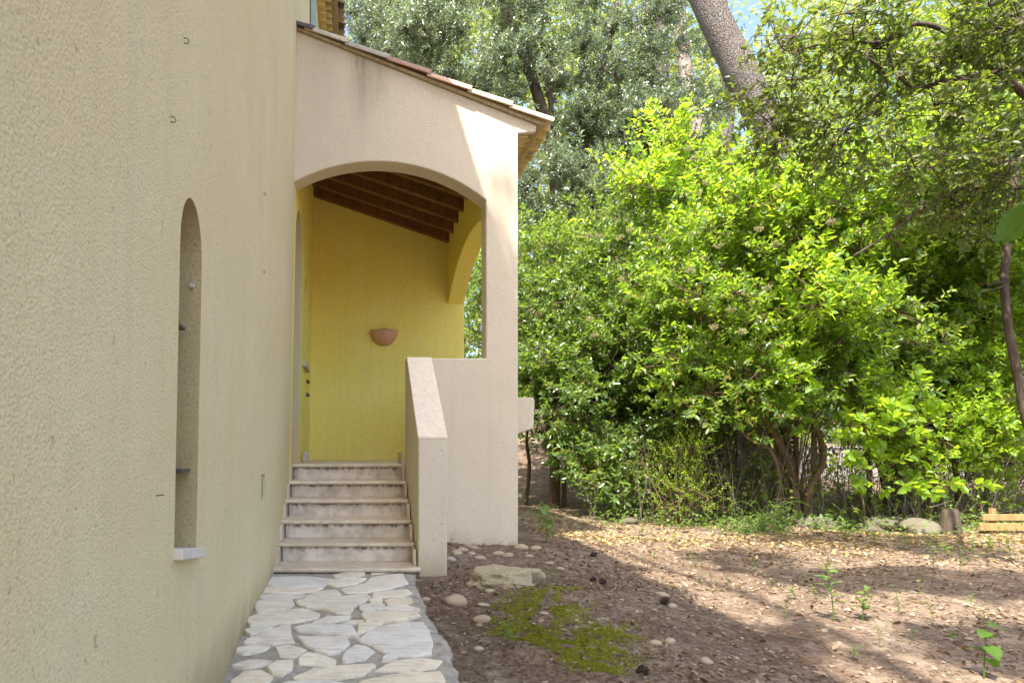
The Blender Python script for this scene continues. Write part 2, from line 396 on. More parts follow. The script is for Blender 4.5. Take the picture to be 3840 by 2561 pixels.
def ground_hit(x, y, zf=z_ground):
    """where the sight line of a photo pixel meets the ground"""
    u, v = (x-CX)/F, (CY-y)/F
    d = .8
    while d < 80:
        p = Vector((u*d, d, EYE+v*d))
        if p.z <= zf(p.x, p.y): return Vector((p.x, p.y, zf(p.x, p.y)))
        d += .02
    return p

# ------------------------------------------------------------------ flagstone path
path_hit = lambda x, y: ground_hit(x, y, lambda a, b: z_path(b))
zx = lambda a, b: (800+a*.5955, 1900+b*.5955)
EDGE = [(1290,392),(1272,420),(1265,470),(1300,540),(1335,620),(1330,650),(1390,730),(1420,800),(1470,830),(1500,900),(1510,990),(1560,1110)]
ep = [path_hit(*zx(a,b)) for a,b in EDGE]
ep = [Vector((.57,5.56,0))]+ep+[Vector((.70,2.4,0)),Vector((.85,.5,0)),Vector((.9,-4,0))]
ep = sorted(ep, key=lambda p:-p.y)
ey = [p.y for p in ep][::-1]; ex = [p.x for p in ep][::-1]
def x_edge(y): return float(np.interp(y, ey, ex))+.018*noise.noise(Vector((0,y*9,1)))+.012*noise.noise(Vector((0,y*31,4)))
ys = np.concatenate([np.arange(-4,2.2,.2), np.arange(2.2,5.545,.022), [5.545]])
cols = 26; pv = []; pf = []
for y in ys:
    xe = x_edge(y)
    for k in range(cols):
        s = k/(cols-1); x = -.72+(xe+.72)*s
        z = z_path(y)+.006*noise.noise(Vector((x*6,y*6,0)))+.004*noise.noise(Vector((x*25,y*25,3)))
        if k == cols-1: z -= .012
        pv.append((x,y,z))
    pv.append((xe+.012,y,z_path(y)-.10))
st = cols+1
for j in range(len(ys)-1):
    for k in range(cols): pf.append((j*st+k, j*st+k+1, (j+1)*st+k+1, (j+1)*st+k))
pm = bpy.data.meshes.new('path'); pm.from_pydata(pv, [], pf)
path = link('path', pm, M['mortar']); tag(path, 'grey mortar bed of the flagstone path along the house wall', kind='structure')
STONES = [
 [(370,455),(560,450),(790,465),(690,500),(560,505),(470,520),(345,500)],
 [(340,508),(470,527),(560,513),(690,512),(640,542),(420,550),(325,540)],
 [(300,560),(430,555),(570,560),(560,575),(330,592),(290,585)],
 [(585,575),(690,540),(770,530),(795,560),(760,578),(620,590)],
 [(760,440),(860,415),(950,415),(940,438),(850,452),(770,452)],
 [(990,405),(1100,395),(1205,390),(1215,403),(1130,420),(1000,428)],
 [(715,490),(850,458),(960,462),(880,493),(770,508)],
 [(805,520),(960,485),(1000,445),(1190,425),(1205,465),(1220,490),(1100,520),(950,545),(850,545)],
 [(1005,580),(1020,550),(1120,535),(1220,525),(1245,550),(1200,568),(1060,578)],
 [(530,610),(600,597),(780,585),(960,560),(980,575),(960,600),(880,640),(860,680),(780,680),(700,650),(600,648),(545,630)],
 [(990,602),(1030,585),(1060,590),(1055,612),(1000,615)],
 [(1090,600),(1130,582),(1240,577),(1250,605),(1200,628),(1100,628)],
 [(930,635),(1000,625),(1070,630),(1040,652),(950,670),(925,655)],
 [(1045,658),(1150,637),(1230,638),(1290,658),(1150,666)],
 [(940,690),(1000,674),(1120,675),(1280,680),(1290,700),(1200,725),(1050,735),(970,728)],
 [(275,610),(380,597),(490,602),(500,625),(470,645),(380,660),(290,685),(275,650)],
 [(215,720),(330,690),(480,668),(560,662),(660,690),(650,715),(500,735),(360,755),(240,762)],
 [(630,735),(720,708),(860,697),(840,718),(720,740)],
 [(820,745),(880,724),(950,727),(920,743),(850,750)],
 [(520,770),(640,752),(780,765),(860,765),(905,830),(895,838),(740,815),(620,800),(540,790)],
 [(915,808),(930,757),(1000,750),(1060,757),(1000,788),(940,806)],
 [(920,852),(1000,802),(1100,762),(1200,742),(1320,745),(1350,800),(1370,880),(1360,940),(1250,960),(1150,948),(1080,925),(1000,882)],
 [(210,790),(300,772),(370,775),(325,797),(240,820)],
 [(338,802),(480,758),(475,810),(500,868),(380,878),(200,873),(220,850),(300,830)],
 [(535,830),(700,840),(830,840),(845,885),(790,930),(720,935),(650,910),(590,880)],
 [(160,905),(250,890),(345,897),(320,910),(200,935),(160,925)],
 [(400,897),(480,882),(575,910),(500,953),(430,945)],
 [(550,970),(600,932),(700,960),(760,975),(750,1008),(650,1003),(560,1000)],
 [(815,985),(850,920),(900,882),(960,890),(1005,930),(940,965),(850,988)],
 [(1075,975),(1110,952),(1150,962),(1120,980)],
 [(135,1015),(230,987),(300,987),(360,1002),(300,1015),(200,1025)],
 [(355,1040),(400,997),(490,992),(485,1040),(430,1073),(380,1065)],
 [(510,1090),(640,1042),(800,1022),(1000,1012),(1010,1030),(930,1068),(700,1098),(560,1108)],
 [(1030,1055),(1140,992),(1300,972),(1430,985),(1380,1030),(1200,1055)],
 [(120,1105),(200,1062),(290,1052),(360,1090),(330,1130),(150,1150)],
 [(930,1120),(1100,1082),(1280,1062),(1420,1050),(1450,1100),(1420,1170),(1100,1190)],
 [(390,1150),(480,1120),(700,1120),(860,1130),(800,1180),(560,1220),(420,1200)],
]
def flag_obj(poly, th):
    """poly: world points in plan; rough outline, worn rim"""
    c = sum((Vector((p.x,p.y,0)) for p in poly), Vector())/len(poly)
    out = []
    for i in range(len(poly)):
        a, b = poly[i], poly[(i+1)%len(poly)]
        n = max(2, int((b-a).length/.035))
        for k in range(n):
            p = a.lerp(b, k/n); v = Vector((p.x*22,p.y*22,i*.3))
            out.append(Vector((p.x+.008*noise.noise(v), p.y+.008*noise.noise(v+Vector((9,0,0))), 0)))
    tilt = (random.uniform(-.03,.03), random.uniform(-.03,.03))
    zt = lambda p: z_path(p.y)+th+tilt[0]*(p.x-c.x)+tilt[1]*(p.y-c.y)
    n = len(out); mb = MB(); cc = Vector((c.x,c.y,0))
    out = [p+(p-cc).normalized()*.014 for p in out]
    rings = [(1.0,-.03),(1.0,-.009),(.955,0),(.6,.002)]
    vs = []
    for s, dz in rings:
        for p in out:
            q = cc+(p-cc)*s; vs.append((q.x,q.y,zt(q)+dz+.002*noise.noise(q*14)))
    vs.append((cc.x,cc.y,zt(cc)+.002))
    fs = [(r*n+i, r*n+(i+1)%n, (r+1)*n+(i+1)%n, (r+1)*n+i) for r in range(3) for i in range(n)]
    fs += [(3*n+i, 3*n+(i+1)%n, 4*n) for i in range(n)]
    mb.add(vs, fs)
    return mb.build('flagstone', M['flag'], path, at=(c.x,c.y,z_path(c.y)))
for s in STONES:
    flag_obj([path_hit(*zx(a,b)) for a,b in s], random.uniform(.009,.024))
yy = 2.35
while yy > -.6:                                                            # the path goes on behind the picture's lower edge
    xx = -.55
    while xx < x_edge(yy)-.35:
        wd = random.uniform(.25,.45); hd = random.uniform(.2,.3)
        flag_obj([Vector((xx+wd*(.5+.48*math.cos(a)*random.uniform(.8,1)), yy+hd*(.5+.5*math.sin(a)*random.uniform(.8,1)), 0)) for a in np.linspace(0,2*math.pi,8)[:-1]], random.uniform(.01,.02))
        xx += wd+.04
    yy -= .36

# ------------------------------------------------------------------ house
WX0, LEAN, ZV = -.64, .02, 5.0
def wall_x(z): return WX0+LEAN*min(z, ZV)
house = thing('house', (-.64,6.65,0), 'beige rendered two storey house with an arched entrance porch and marble steps', 'house')
YF, YB, YFAR = 6.65, 6.90, 9.83
XR, XJ, XI = 1.668, 1.349, 1.43
LAND = .912

def arch_pts(c, half, spring, rise, n=14):
    """from right to left over a round head"""
    return [(c+half*math.cos(a), spring+rise*math.sin(a)) for a in np.linspace(0, math.pi, n)]

# -- main wall with its openings, drawn in (y, z)
HOLES = {
 'slit': [(2.36,.702),(2.70,.657)]+arch_pts(2.53,.17,1.80,.20),
 'recess': [(4.64,.70),(4.83,.70),(4.83,.885),(4.64,.885)],
 'door': [(6.93,LAND-.06),(7.83,LAND-.06)]+arch_pts(7.38,.45,3.28,.40),
 'porch_slit': [(8.28,2.16),(8.86,2.16)]+arch_pts(8.57,.29,3.0,.27),
 'upper': [(6.45,6.0),(7.22,6.0),(7.22,7.5),(6.45,7.5)],
}
DEEP = {'slit':.20,'recess':.035,'door':.22,'porch_slit':.2,'upper':.22}
Y0, Y1, ZT = -5.0, 13.0, 8.35
outer = [(Y0,-1.2),(Y1,-1.2),(Y1,ZV),(Y1,ZT),(Y0,ZT),(Y0,ZV)]
mbw = MB(); pos2 = [outer]+[h for h in HOLES.values()]
# split the sheet at the height where the lean stops
def sheet(mb, outer, holes, mi):
    loops = [[Vector((a,b,0)) for a,b in l] for l in [outer]+holes]
    flat = [p for l in loops for p in l]
    mb.add([(wall_x(p.y),p.x,p.y) for p in flat], [tuple(t) for t in tessellate_polygon(loops)], mi)
sheet(mbw, [(Y0,-1.2),(YF+.1,-1.2),(YF+.1,ZV),(Y0,ZV)], [HOLES['slit'],HOLES['recess']], 0)
sheet(mbw, [(YF+.1,-1.2),(Y1,-1.2),(Y1,ZV),(YF+.1,ZV)], [HOLES['door'],HOLES['porch_slit']], 1)
sheet(mbw, [(Y0,ZV),(Y1,ZV),(Y1,ZT),(Y0,ZT)], [HOLES['upper']], 0)
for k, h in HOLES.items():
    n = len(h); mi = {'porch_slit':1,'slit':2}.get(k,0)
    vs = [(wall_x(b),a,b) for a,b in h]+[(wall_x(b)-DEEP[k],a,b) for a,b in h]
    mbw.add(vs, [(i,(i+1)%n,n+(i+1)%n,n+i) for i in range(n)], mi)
wall = mbw.build('wall', [M['wall'],M['yellow'],M['slit_shade']], house)
# back, gables and roof of the main block
XB = -8.6; ridge = (-4.4, 10.15)
mbb = MB()
for y in (Y0, Y1):
    mbb.add([(XB,y,-1.2),(wall_x(0),y,-1.2),(wall_x(9),y,ZV),(wall_x(9),y,ZT),(ridge[0],y,ridge[1]-.25),(XB,y,ZT)], [(0,1,2,3,4,5)])
mbb.add([(XB,Y0,-1.2),(XB,Y1,-1.2),(XB,Y1,ZT),(XB,Y0,ZT)], [(0,1,2,3)])
mbb.build('wall', M['wall'], house)
EX, EZ = -.16, 8.55
sl = (ridge[1]-EZ)/(EX-ridge[0])
roof = MB()
roof.prism([(EX-.06,EZ-.05),(EX-.06,EZ-.01),ridge,(XB-.4,EZ-.01),(XB-.4,EZ-.12),(ridge[0],ridge[1]-.14)], lambda p:(p[0],Y0-.3,p[1]), lambda p:(p[0],Y1+.3,p[1]))
roof_o = roof.build('roof', M['lime'], house)

def canal(name, r0, r1, L, th=.014, seg=9):
    """half round clay tile: axis +x going down the slope, arch upwards, origin at the upper end"""
    me = bpy.data.meshes.new(name); vs = []; fs = []
    for x, r in ((0,r0),(L,r1)):
        for rr in (r, r-th):
            for k in range(seg+1):
                a = math.pi*k/seg; vs.append((x, rr*math.cos(a), rr*math.sin(a)*.8))
    n = seg+1; o0, i0, o1, i1 = 0, n, 2*n, 3*n
    for k in range(seg):
        fs += [(o0+k,o0+k+1,o1+k+1,o1+k),(i0+k,i1+k,i1+k+1,i0+k+1),(o1+k,o1+k+1,i1+k+1,i1+k),(o0+k,i0+k,i0+k+1,o0+k+1)]
    fs += [(o0,o1,i1,i0),(o0+seg,i0+seg,i1+seg,o1+seg)]
    me.from_pydata(vs, [], fs)
    bm = bmesh.new(); bm.from_mesh(me); bmesh.ops.recalc_face_normals(bm, faces=bm.faces); bm.to_mesh(me); bm.free()
    return me
tile_me = canal('tile', .085, .098, .46, .022); tile_me.materials.append(M['tile'])
gen_me = canal('eave_tile', .112, .112, .34, .03); gen_me.materials.append(M['genoise'])
verge_me = []
for c_ in ((.10,.085,.10),(.56,.50,.36),(.42,.37,.29),(.40,.24,.17),(.62,.40,.27),(.68,.60,.40),(.72,.57,.41)):
    me_ = canal('tile', .085, .098, .46, .022); me_.materials.append(by_object('verge_tile', [c_,c_], .9, 16, (.22,.19,.13), .5, .4)); verge_me.append(me_)
dark_me = canal('dark_tile', .082, .098, .46, .018); dark_me.materials.append(M['slate_tile'])
def put(me, name, loc, parent, rot=(0,0,0), label=None, sc=(1,1,1)):
    o = bpy.data.objects.new(name, me); C.objects.link(o); o.parent = parent
    o.location = Vector(loc)-world_off(parent); o.rotation_euler = rot; o.scale = sc
    if label: o['label'] = label
    return o

# eave of the main block, two stepped rows under the roof tiles
a_main = math.atan(sl)
for k in range(30):
    y = 7.4+k*.185
    if y > Y1+.2: break
    for j in range(2):
        put(tile_me if (k+j)%3 else dark_me, 'tile', (EX-.38*(j+1)-.02, y, EZ+.0+sl*.38*(j+1)+.03), roof_o, (random.uniform(-.04,.04), a_main+random.uniform(-.02,.02), 0))
course = MB(); course.box((wall_x(9)-.05,7.3,8.12),(-.555+.03,Y1,8.2)); course.box((wall_x(9)-.05,7.3,8.30),(-.45,Y1,8.38))
course_o = course.build('eave_course', M['lime'], house)
for k in range(30):
    y = 7.4+k*.185
    if y > Y1: break
    put(gen_me, 'tile', (-.755, y, 8.14), course_o, (0,.05,0))
    put(gen_me, 'tile', (-.665, y, 8.32), course_o, (0,.05,0))
# upper shutter folded open on the wall
sh = MB(); sh.box((wall_x(9)+.01,8.75,6.2),(wall_x(9)+.05,9.45,7.7))
sho = sh.build('shutter', M['green'], house, bevel=.004)
hs = MB()
for z in (6.5,7.4): hs.box((wall_x(9)+.052,8.8,z),(wall_x(9)+.062,9.4,z+.05))
hs.build('hinge', M['green'], sho)
up = MB(); up.box((wall_x(9)-.215,6.5,6.02),(wall_x(9)-.18,7.2,7.48)); up.build('window', M['dark'], house)

# -- porch front wall, drawn in (x, z)
AX, AR, AZT = .255, 1.74, 3.936
def arch_z(x): return AZT-AR+math.sqrt(AR*AR-(x-AX)**2)
TOPL = 5.235; SLP = .392
def top_z(x): return TOPL-SLP*(x+.54)
front = [(XR,-.4),(XR,top_z(XR))]+[(-.72,top_z(-.72))]
front += [(x,arch_z(x)) for x in np.linspace(-.72,XJ,22)]
front += [(XJ,1.973),(.561,1.973),(.561,-.4)]
pw = MB(); pw.prism(front, lambda p:(p[0],YF,p[1]), lambda p:(p[0],YB,p[1]))
pwall = pw.build('porch_wall', [M['porch'],M['yellow']], house, bevel=.012)
rt = MB(); rt.prism([(XR-.01,4.215),(1.845,4.228),(1.852,top_z(1.852)),(XR-.01,top_z(XR-.01))], lambda p:(p[0],YF,p[1]), lambda p:(p[0],YF+.05,p[1]))
rt.build('eave_return', M['porch'], house, bevel=.008)
# the side facing into the porch carries the yellow paint
for f in pwall.data.polygons:
    if f.normal.y > .9: f.material_index = 1
# far wall
fw = MB()
fw.prism([(-.75,-.4),(XR,-.4),(XR,top_z(XR)-.05),(-.75,top_z(-.75)-.05)], lambda p:(p[0],YFAR,p[1]), lambda p:(p[0],YFAR+.22,p[1]))
fwall = fw.build('porch_wall', M['yellow'], house, bevel=.008)
# side wall with the wide side arch, drawn in (y, z)
def sarch(y): return 3.665-3.55+math.sqrt(3.55**2-(y-8.1)**2)
side = [(YB,4.46),(YB,sarch(YB))]+[(y,sarch(y)) for y in np.linspace(YB,YFAR,18)[1:]]+[(YFAR,4.46)]
sw = MB(); sw.prism(side, lambda p:(XI,p[0],p[1]), lambda p:(XR-.003,p[0],p[1]))
sw.build('side_wall', M['yellow'], house, bevel=.008)
sp = MB(); sp.box((XI,YB,-.4),(XR-.003,YFAR,1.968)); sp.build('parapet', M['porch'], house, bevel=.01)
# ledge jutting out of the side parapet
lg = MB()
lg.prism([(XR-.05,1.17),(XR+.02,1.19),(1.955,1.285),(1.975,1.30),(1.985,1.60),(1.965,1.625),(XR-.05,1.63)], lambda p:(p[0],7.2,p[1]), lambda p:(p[0],9.3,p[1]))
lg.build('ledge', M['porch'], house, bevel=.012)
# stair wall and its smooth coping, drawn in (y, z)
wg = MB(); wg.prism([(5.55,-.3),(5.55,1.15),(YF,1.962),(YF,-.3)], lambda p:(.561,p[0],p[1]), lambda p:(.802,p[0],p[1]))
wing = wg.build('stair_wall', M['porch'], house, bevel=.012)
cp = MB(); cp.prism([(5.547,1.146),(5.547,1.168),(YF+.0,1.982),(YB-.01,1.982),(YB-.01,1.968),(YF,1.958)], lambda p:(.558,p[0],p[1]), lambda p:(.805,p[0],p[1]))
cp.build('coping', M['coping'], wing, bevel=.006)

# -- ceiling and rafters
def raf_z(x): return 4.085+.347*(XI-x)
ce = MB(); ce.prism([(-.62,raf_z(-.62)+.175),(XI+.02,raf_z(XI)+.175),(XI+.02,raf_z(XI)+.20),(-.62,raf_z(-.62)+.20)], lambda p:(p[0],YB-.02,p[1]), lambda p:(p[0],YFAR+.02,p[1]))
ceil = ce.build('ceiling', M['boards'], house)
for y in (9.74,9.32,8.90,8.48,8.06,7.64,7.22):
    r = MB(); r.prism([(-.60,raf_z(-.60)),(XI+.02,raf_z(XI)),(XI+.02,raf_z(XI)+.174),(-.60,raf_z(-.60)+.174)], lambda p:(p[0],y-.045,p[1]), lambda p:(p[0],y+.045,p[1]))
    r.build('rafter', M['rafter'], ceil, bevel=.006)

# -- porch roof: bed, tiles, stepped eave
pr = MB()
pr.prism([(-.56,top_z(-.56)+.002),(1.90,top_z(1.90)+.002),(1.93,top_z(1.90)+.022),(-.56,top_z(-.56)+.024)], lambda p:(p[0],YF-.03,p[1]), lambda p:(p[0],YFAR+.3,p[1]))
proof = pr.build('roof', M['lime'], house)
a_t = math.atan(.382); Lt = .46
tz = lambda x: TOPL+.036-.385*(x+.54)
tile_step = .405
for row in range(17):
    y = YF+.015+row*.197
    for k in range(7):
        x = -.87+k*tile_step
        first = (row == 0)
        me = verge_me[k] if first else tile_me
        o = put(me, 'tile', (max(x,-.62) if k == 0 else x, y+random.uniform(-.006,.006), tz(max(x,-.62) if k == 0 else x)-.022+.004*(k%2)), proof,
            (random.uniform(-.03,.03), a_t-.035+random.uniform(-.012,.012), random.uniform(-.012,.012)))
        if k == 0: o.scale = (.55,1,1)
        if first:
            o['label'] = ['sooty dark purple verge tile','pale lichened verge tile','greyish verge tile with lichen','reddish brown weathered verge tile','pinkish orange verge tile','pale yellow verge tile','pale sandy verge tile at the eave corner'][k]
gc = MB()
gc.box((XR+.002,YF+.055,4.295),(1.72,YFAR+.2,4.31)); gc.box((XR+.002,YF+.055,4.395),(1.80,YFAR+.2,4.41))
gco = gc.build('eave_course', M['lime'], house)
for k in range(15):
    y = YF+.17+k*.238
    r_k = lambda q: random.uniform(-q,q)
    put(gen_me, 'tile', (1.445, y, 4.205), gco, (r_k(.05),r_k(.03),r_k(.05)))
    put(gen_me, 'tile', (1.545, y+.06, 4.305), gco, (r_k(.05),r_k(.04),r_k(.05)))
    put(gen_me, 'tile', (1.675, y+.02, 4.345), gco, (r_k(.05),.20+r_k(.05),r_k(.05)))

# -- staircase
SY = [5.50+.304*i for i in range(6)]; SZ = [.082+.166*i for i in range(6)]
sc_mb = MB()
prof = [(SY[0]+.06,-.3)]
for y, z in zip(SY, SZ): prof += [(y+.06, prof[-1][1] if len(prof)>1 else -.3), (y+.06, z-.042)]
prof += [(YFAR,LAND-.042),(YFAR,-.3)]
prof = [prof[0]]+[p for i,p in enumerate(prof[1:]) if p != prof[i]]
sc_mb.prism(prof, lambda p:(-.66,p[0],p[1]), lambda p:(.556,p[0],p[1]))
stair = sc_mb.build('staircase', M['mortar'], house)
for i in range(6):
    y, z = SY[i], SZ[i]; x1 = .575 if i == 0 else .552; th = .036
    yb = SY[i+1]+.05 if i < 5 else 7.45
    pr_ = [(yb,z),(y+.014,z)]+[(y+.014-.016*math.sin(a)*1.0, z-th/2+th/2*math.cos(a)) for a in np.linspace(.3,math.pi-.3,7)]+[(y+.014,z-th),(yb,z-th)]
    t_ = MB(); t_.prism(pr_, lambda p:(-.655,p[0],p[1]+.004*noise.noise(Vector((i,p[0]*3,0)))), lambda p:(x1,p[0],p[1]))
    t_.build('tread', M['marble'], stair, smooth=False)
    r_ = MB(); zb = (SZ[i-1] if i else -.12)
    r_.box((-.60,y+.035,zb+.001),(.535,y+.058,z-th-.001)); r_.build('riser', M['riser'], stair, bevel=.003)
    if i < 5:
        for xa, xb in ((-.652,-.612),(.528,.552)):
            k_ = MB(); k_.box((xa,SY[i]+.12,z+.002),(xb,SY[i]+.30,z+.135)); k_.build('skirting_tile', M['marble'], stair, bevel=.004)
k_ = MB(); k_.box((.53,7.15,LAND+.002),(.552,7.5,LAND+.12)); k_.build('skirting_tile', M['marble'], stair, bevel=.004)
k_ = MB(); k_.box((-.60,8.3,LAND+.002),(-.53,8.42,LAND+.125)); k_.build('skirting_tile', M['sill'], stair, bevel=.004)
lf = MB()
lf.box((-.66,7.452,LAND-.04),(XI,YFAR,LAND-.002)); lf.box((.556,YB,LAND-.2),(XI,YFAR,LAND-.043)); lf.build('landing', M['marble'], house)

# -- openings of the main wall
def sill_obj(y0, y1, z0, z1, out, parent):
    s = MB(); x = wall_x(z1); s.box((x-.18,y0,z0),(x+out,y1,z1)); return s.build('sill', M['sill'], parent, bevel=.004)
wmb = MB(); wmb.box((wall_x(1)-.196,2.37,.72),(wall_x(1)-.165,2.69,1.97))
win = wmb.build('window', M['green'], house); win['label'] = 'narrow arched window slit low in the near wall'
s_mb = MB(); s_mb.prism([(2.352,.704),(2.722,.656),(2.722,.617),(2.352,.664)], lambda p:(wall_x(.7)-.18,p[0],p[1]), lambda p:(wall_x(.7)+.032,p[0],p[1]))
s_mb.build('sill', M['sill'], win, bevel=.004)
hk = MB(); hk.box((-.78,2.55,.965),(-.648,2.69,.978)); hk.box((-.80,2.56,1.53),(-.66,2.66,1.542)); hk.build('shutter_catch', M['iron'], win)
pg = MB(); pg.tube([(-.64,2.698,1.715),(-.64,2.676,1.715)],.009,8); pg.build('wall_plug', M['sill'], win)
wmb = MB(); wmb.box((wall_x(3)-.196,8.3,2.18),(wall_x(3)-.165,8.84,3.2)); win2 = wmb.build('window', M['green'], house)
sill_obj(8.22,8.9,2.09,2.16,.05,win2)
dm = MB(); dm.box((wall_x(2)-.215,6.95,LAND),(wall_x(2)-.17,7.81,3.6)); door = dm.build('door', M['dark'], house)
hn = MB(); hn.tube([(wall_x(2)-.17,7.05,1.95),(wall_x(2)-.12,7.05,1.95),(wall_x(2)-.12,7.17,1.95)],.009,6); hn.build('handle', M['iron'], door)
rc = MB(); rc.box((wall_x(.8)-.033,4.655,.72),(wall_x(.8)-.012,4.81,.865)); rc.build('meter_recess', M['mortar'], house, bevel=.003)
for y, z in ((9.0,1.96),(9.0,1.78)):                                       # dark fixings under the porch slit
    b_ = MB(); b_.box((wall_x(z)+.001,y-.03,z),(wall_x(z)+.035,y+.03,z+.05)); b_.tube([(wall_x(z)+.03,y,z+.02),(wall_x(z)+.055,y,z+.01)],.012,6)
    b_.build('wall_fixing', M['twig'], house, bevel=.006)

# -- wall lamp: half bowl of terracotta
lc = px(1440,1241,YFAR-.003)
lamp = thing('wall_lamp', lc, 'terracotta half bowl wall lamp on the yellow porch wall', 'wall lamp')
lm = MB(); rows = 9; cols_ = 20; vs = []
for i in range(rows+1):
    a = i/rows*math.pi/2
    for j in range(cols_+1):
        b = math.pi*j/cols_
        r = .205*math.cos(a)*(1+.02*math.sin(9*b)*(1-i/rows)); z = -.225*math.sin(a)
        if i == 0: z += .006*math.sin(5*b)+.004*math.sin(13*b)
        vs.append((lc.x+r*math.cos(b), lc.y-r*math.sin(b)*.85, lc.z+z))
fs = [(i*(cols_+1)+j, i*(cols_+1)+j+1, (i+1)*(cols_+1)+j+1, (i+1)*(cols_+1)+j) for i in range(rows) for j in range(cols_)]
lm.add(vs, fs)
lo = lm.build('lamp_shade', M['terracotta'], lamp, smooth=True); sd = lo.modifiers.new('thickness','SOLIDIFY'); sd.thickness = .012
bk = MB(); bk.box((lc.x-.05,lc.y-.03,lc.z-.12),(lc.x+.05,lc.y,lc.z-.03)); bk.tube([(lc.x,lc.y-.07,lc.z-.06),(lc.x,lc.y-.07,lc.z-.01)],.02,8); bk.build('lamp_holder', M['sill'], lamp)

# -- wire staples left in the wall
for n, (x, y, lab) in enumerate(((690,155,'topmost rusty wire staple left in the near wall'),(640,450,'rusty wire staple above the arched window slit'),
        (988,728,'small wire staple high on the wall near the porch'),(985,1020,'small wire staple halfway up the wall near the porch'),(584,1858,'bent wire pin beside the foot of the window slit'))):
    d = 2.4
    for _ in range(20):
        z = EYE+(CY-y)/F*d; d = wall_x(z)*F/(x-CX)
    s_ = .008; X = wall_x(z)-.004
    pts = [(X,d-s_*.6,z+s_),(X+.016,d-s_*.3,z+s_),(X+.02,d+s_,z+s_*.2),(X+.018,d+s_*.6,z-s_*.8),(X,d-s_*.5,z-s_)] if n < 4 else [(X,d,z),(X+.03,d+.004,z+.002)]
    mb = MB(); mb.tube(pts,.0018,5); o = mb.build('wire_staple', M['iron'], None, at=(X,d,z))
    tag(o, lab, 'staple', 'wire staples in the house wall')

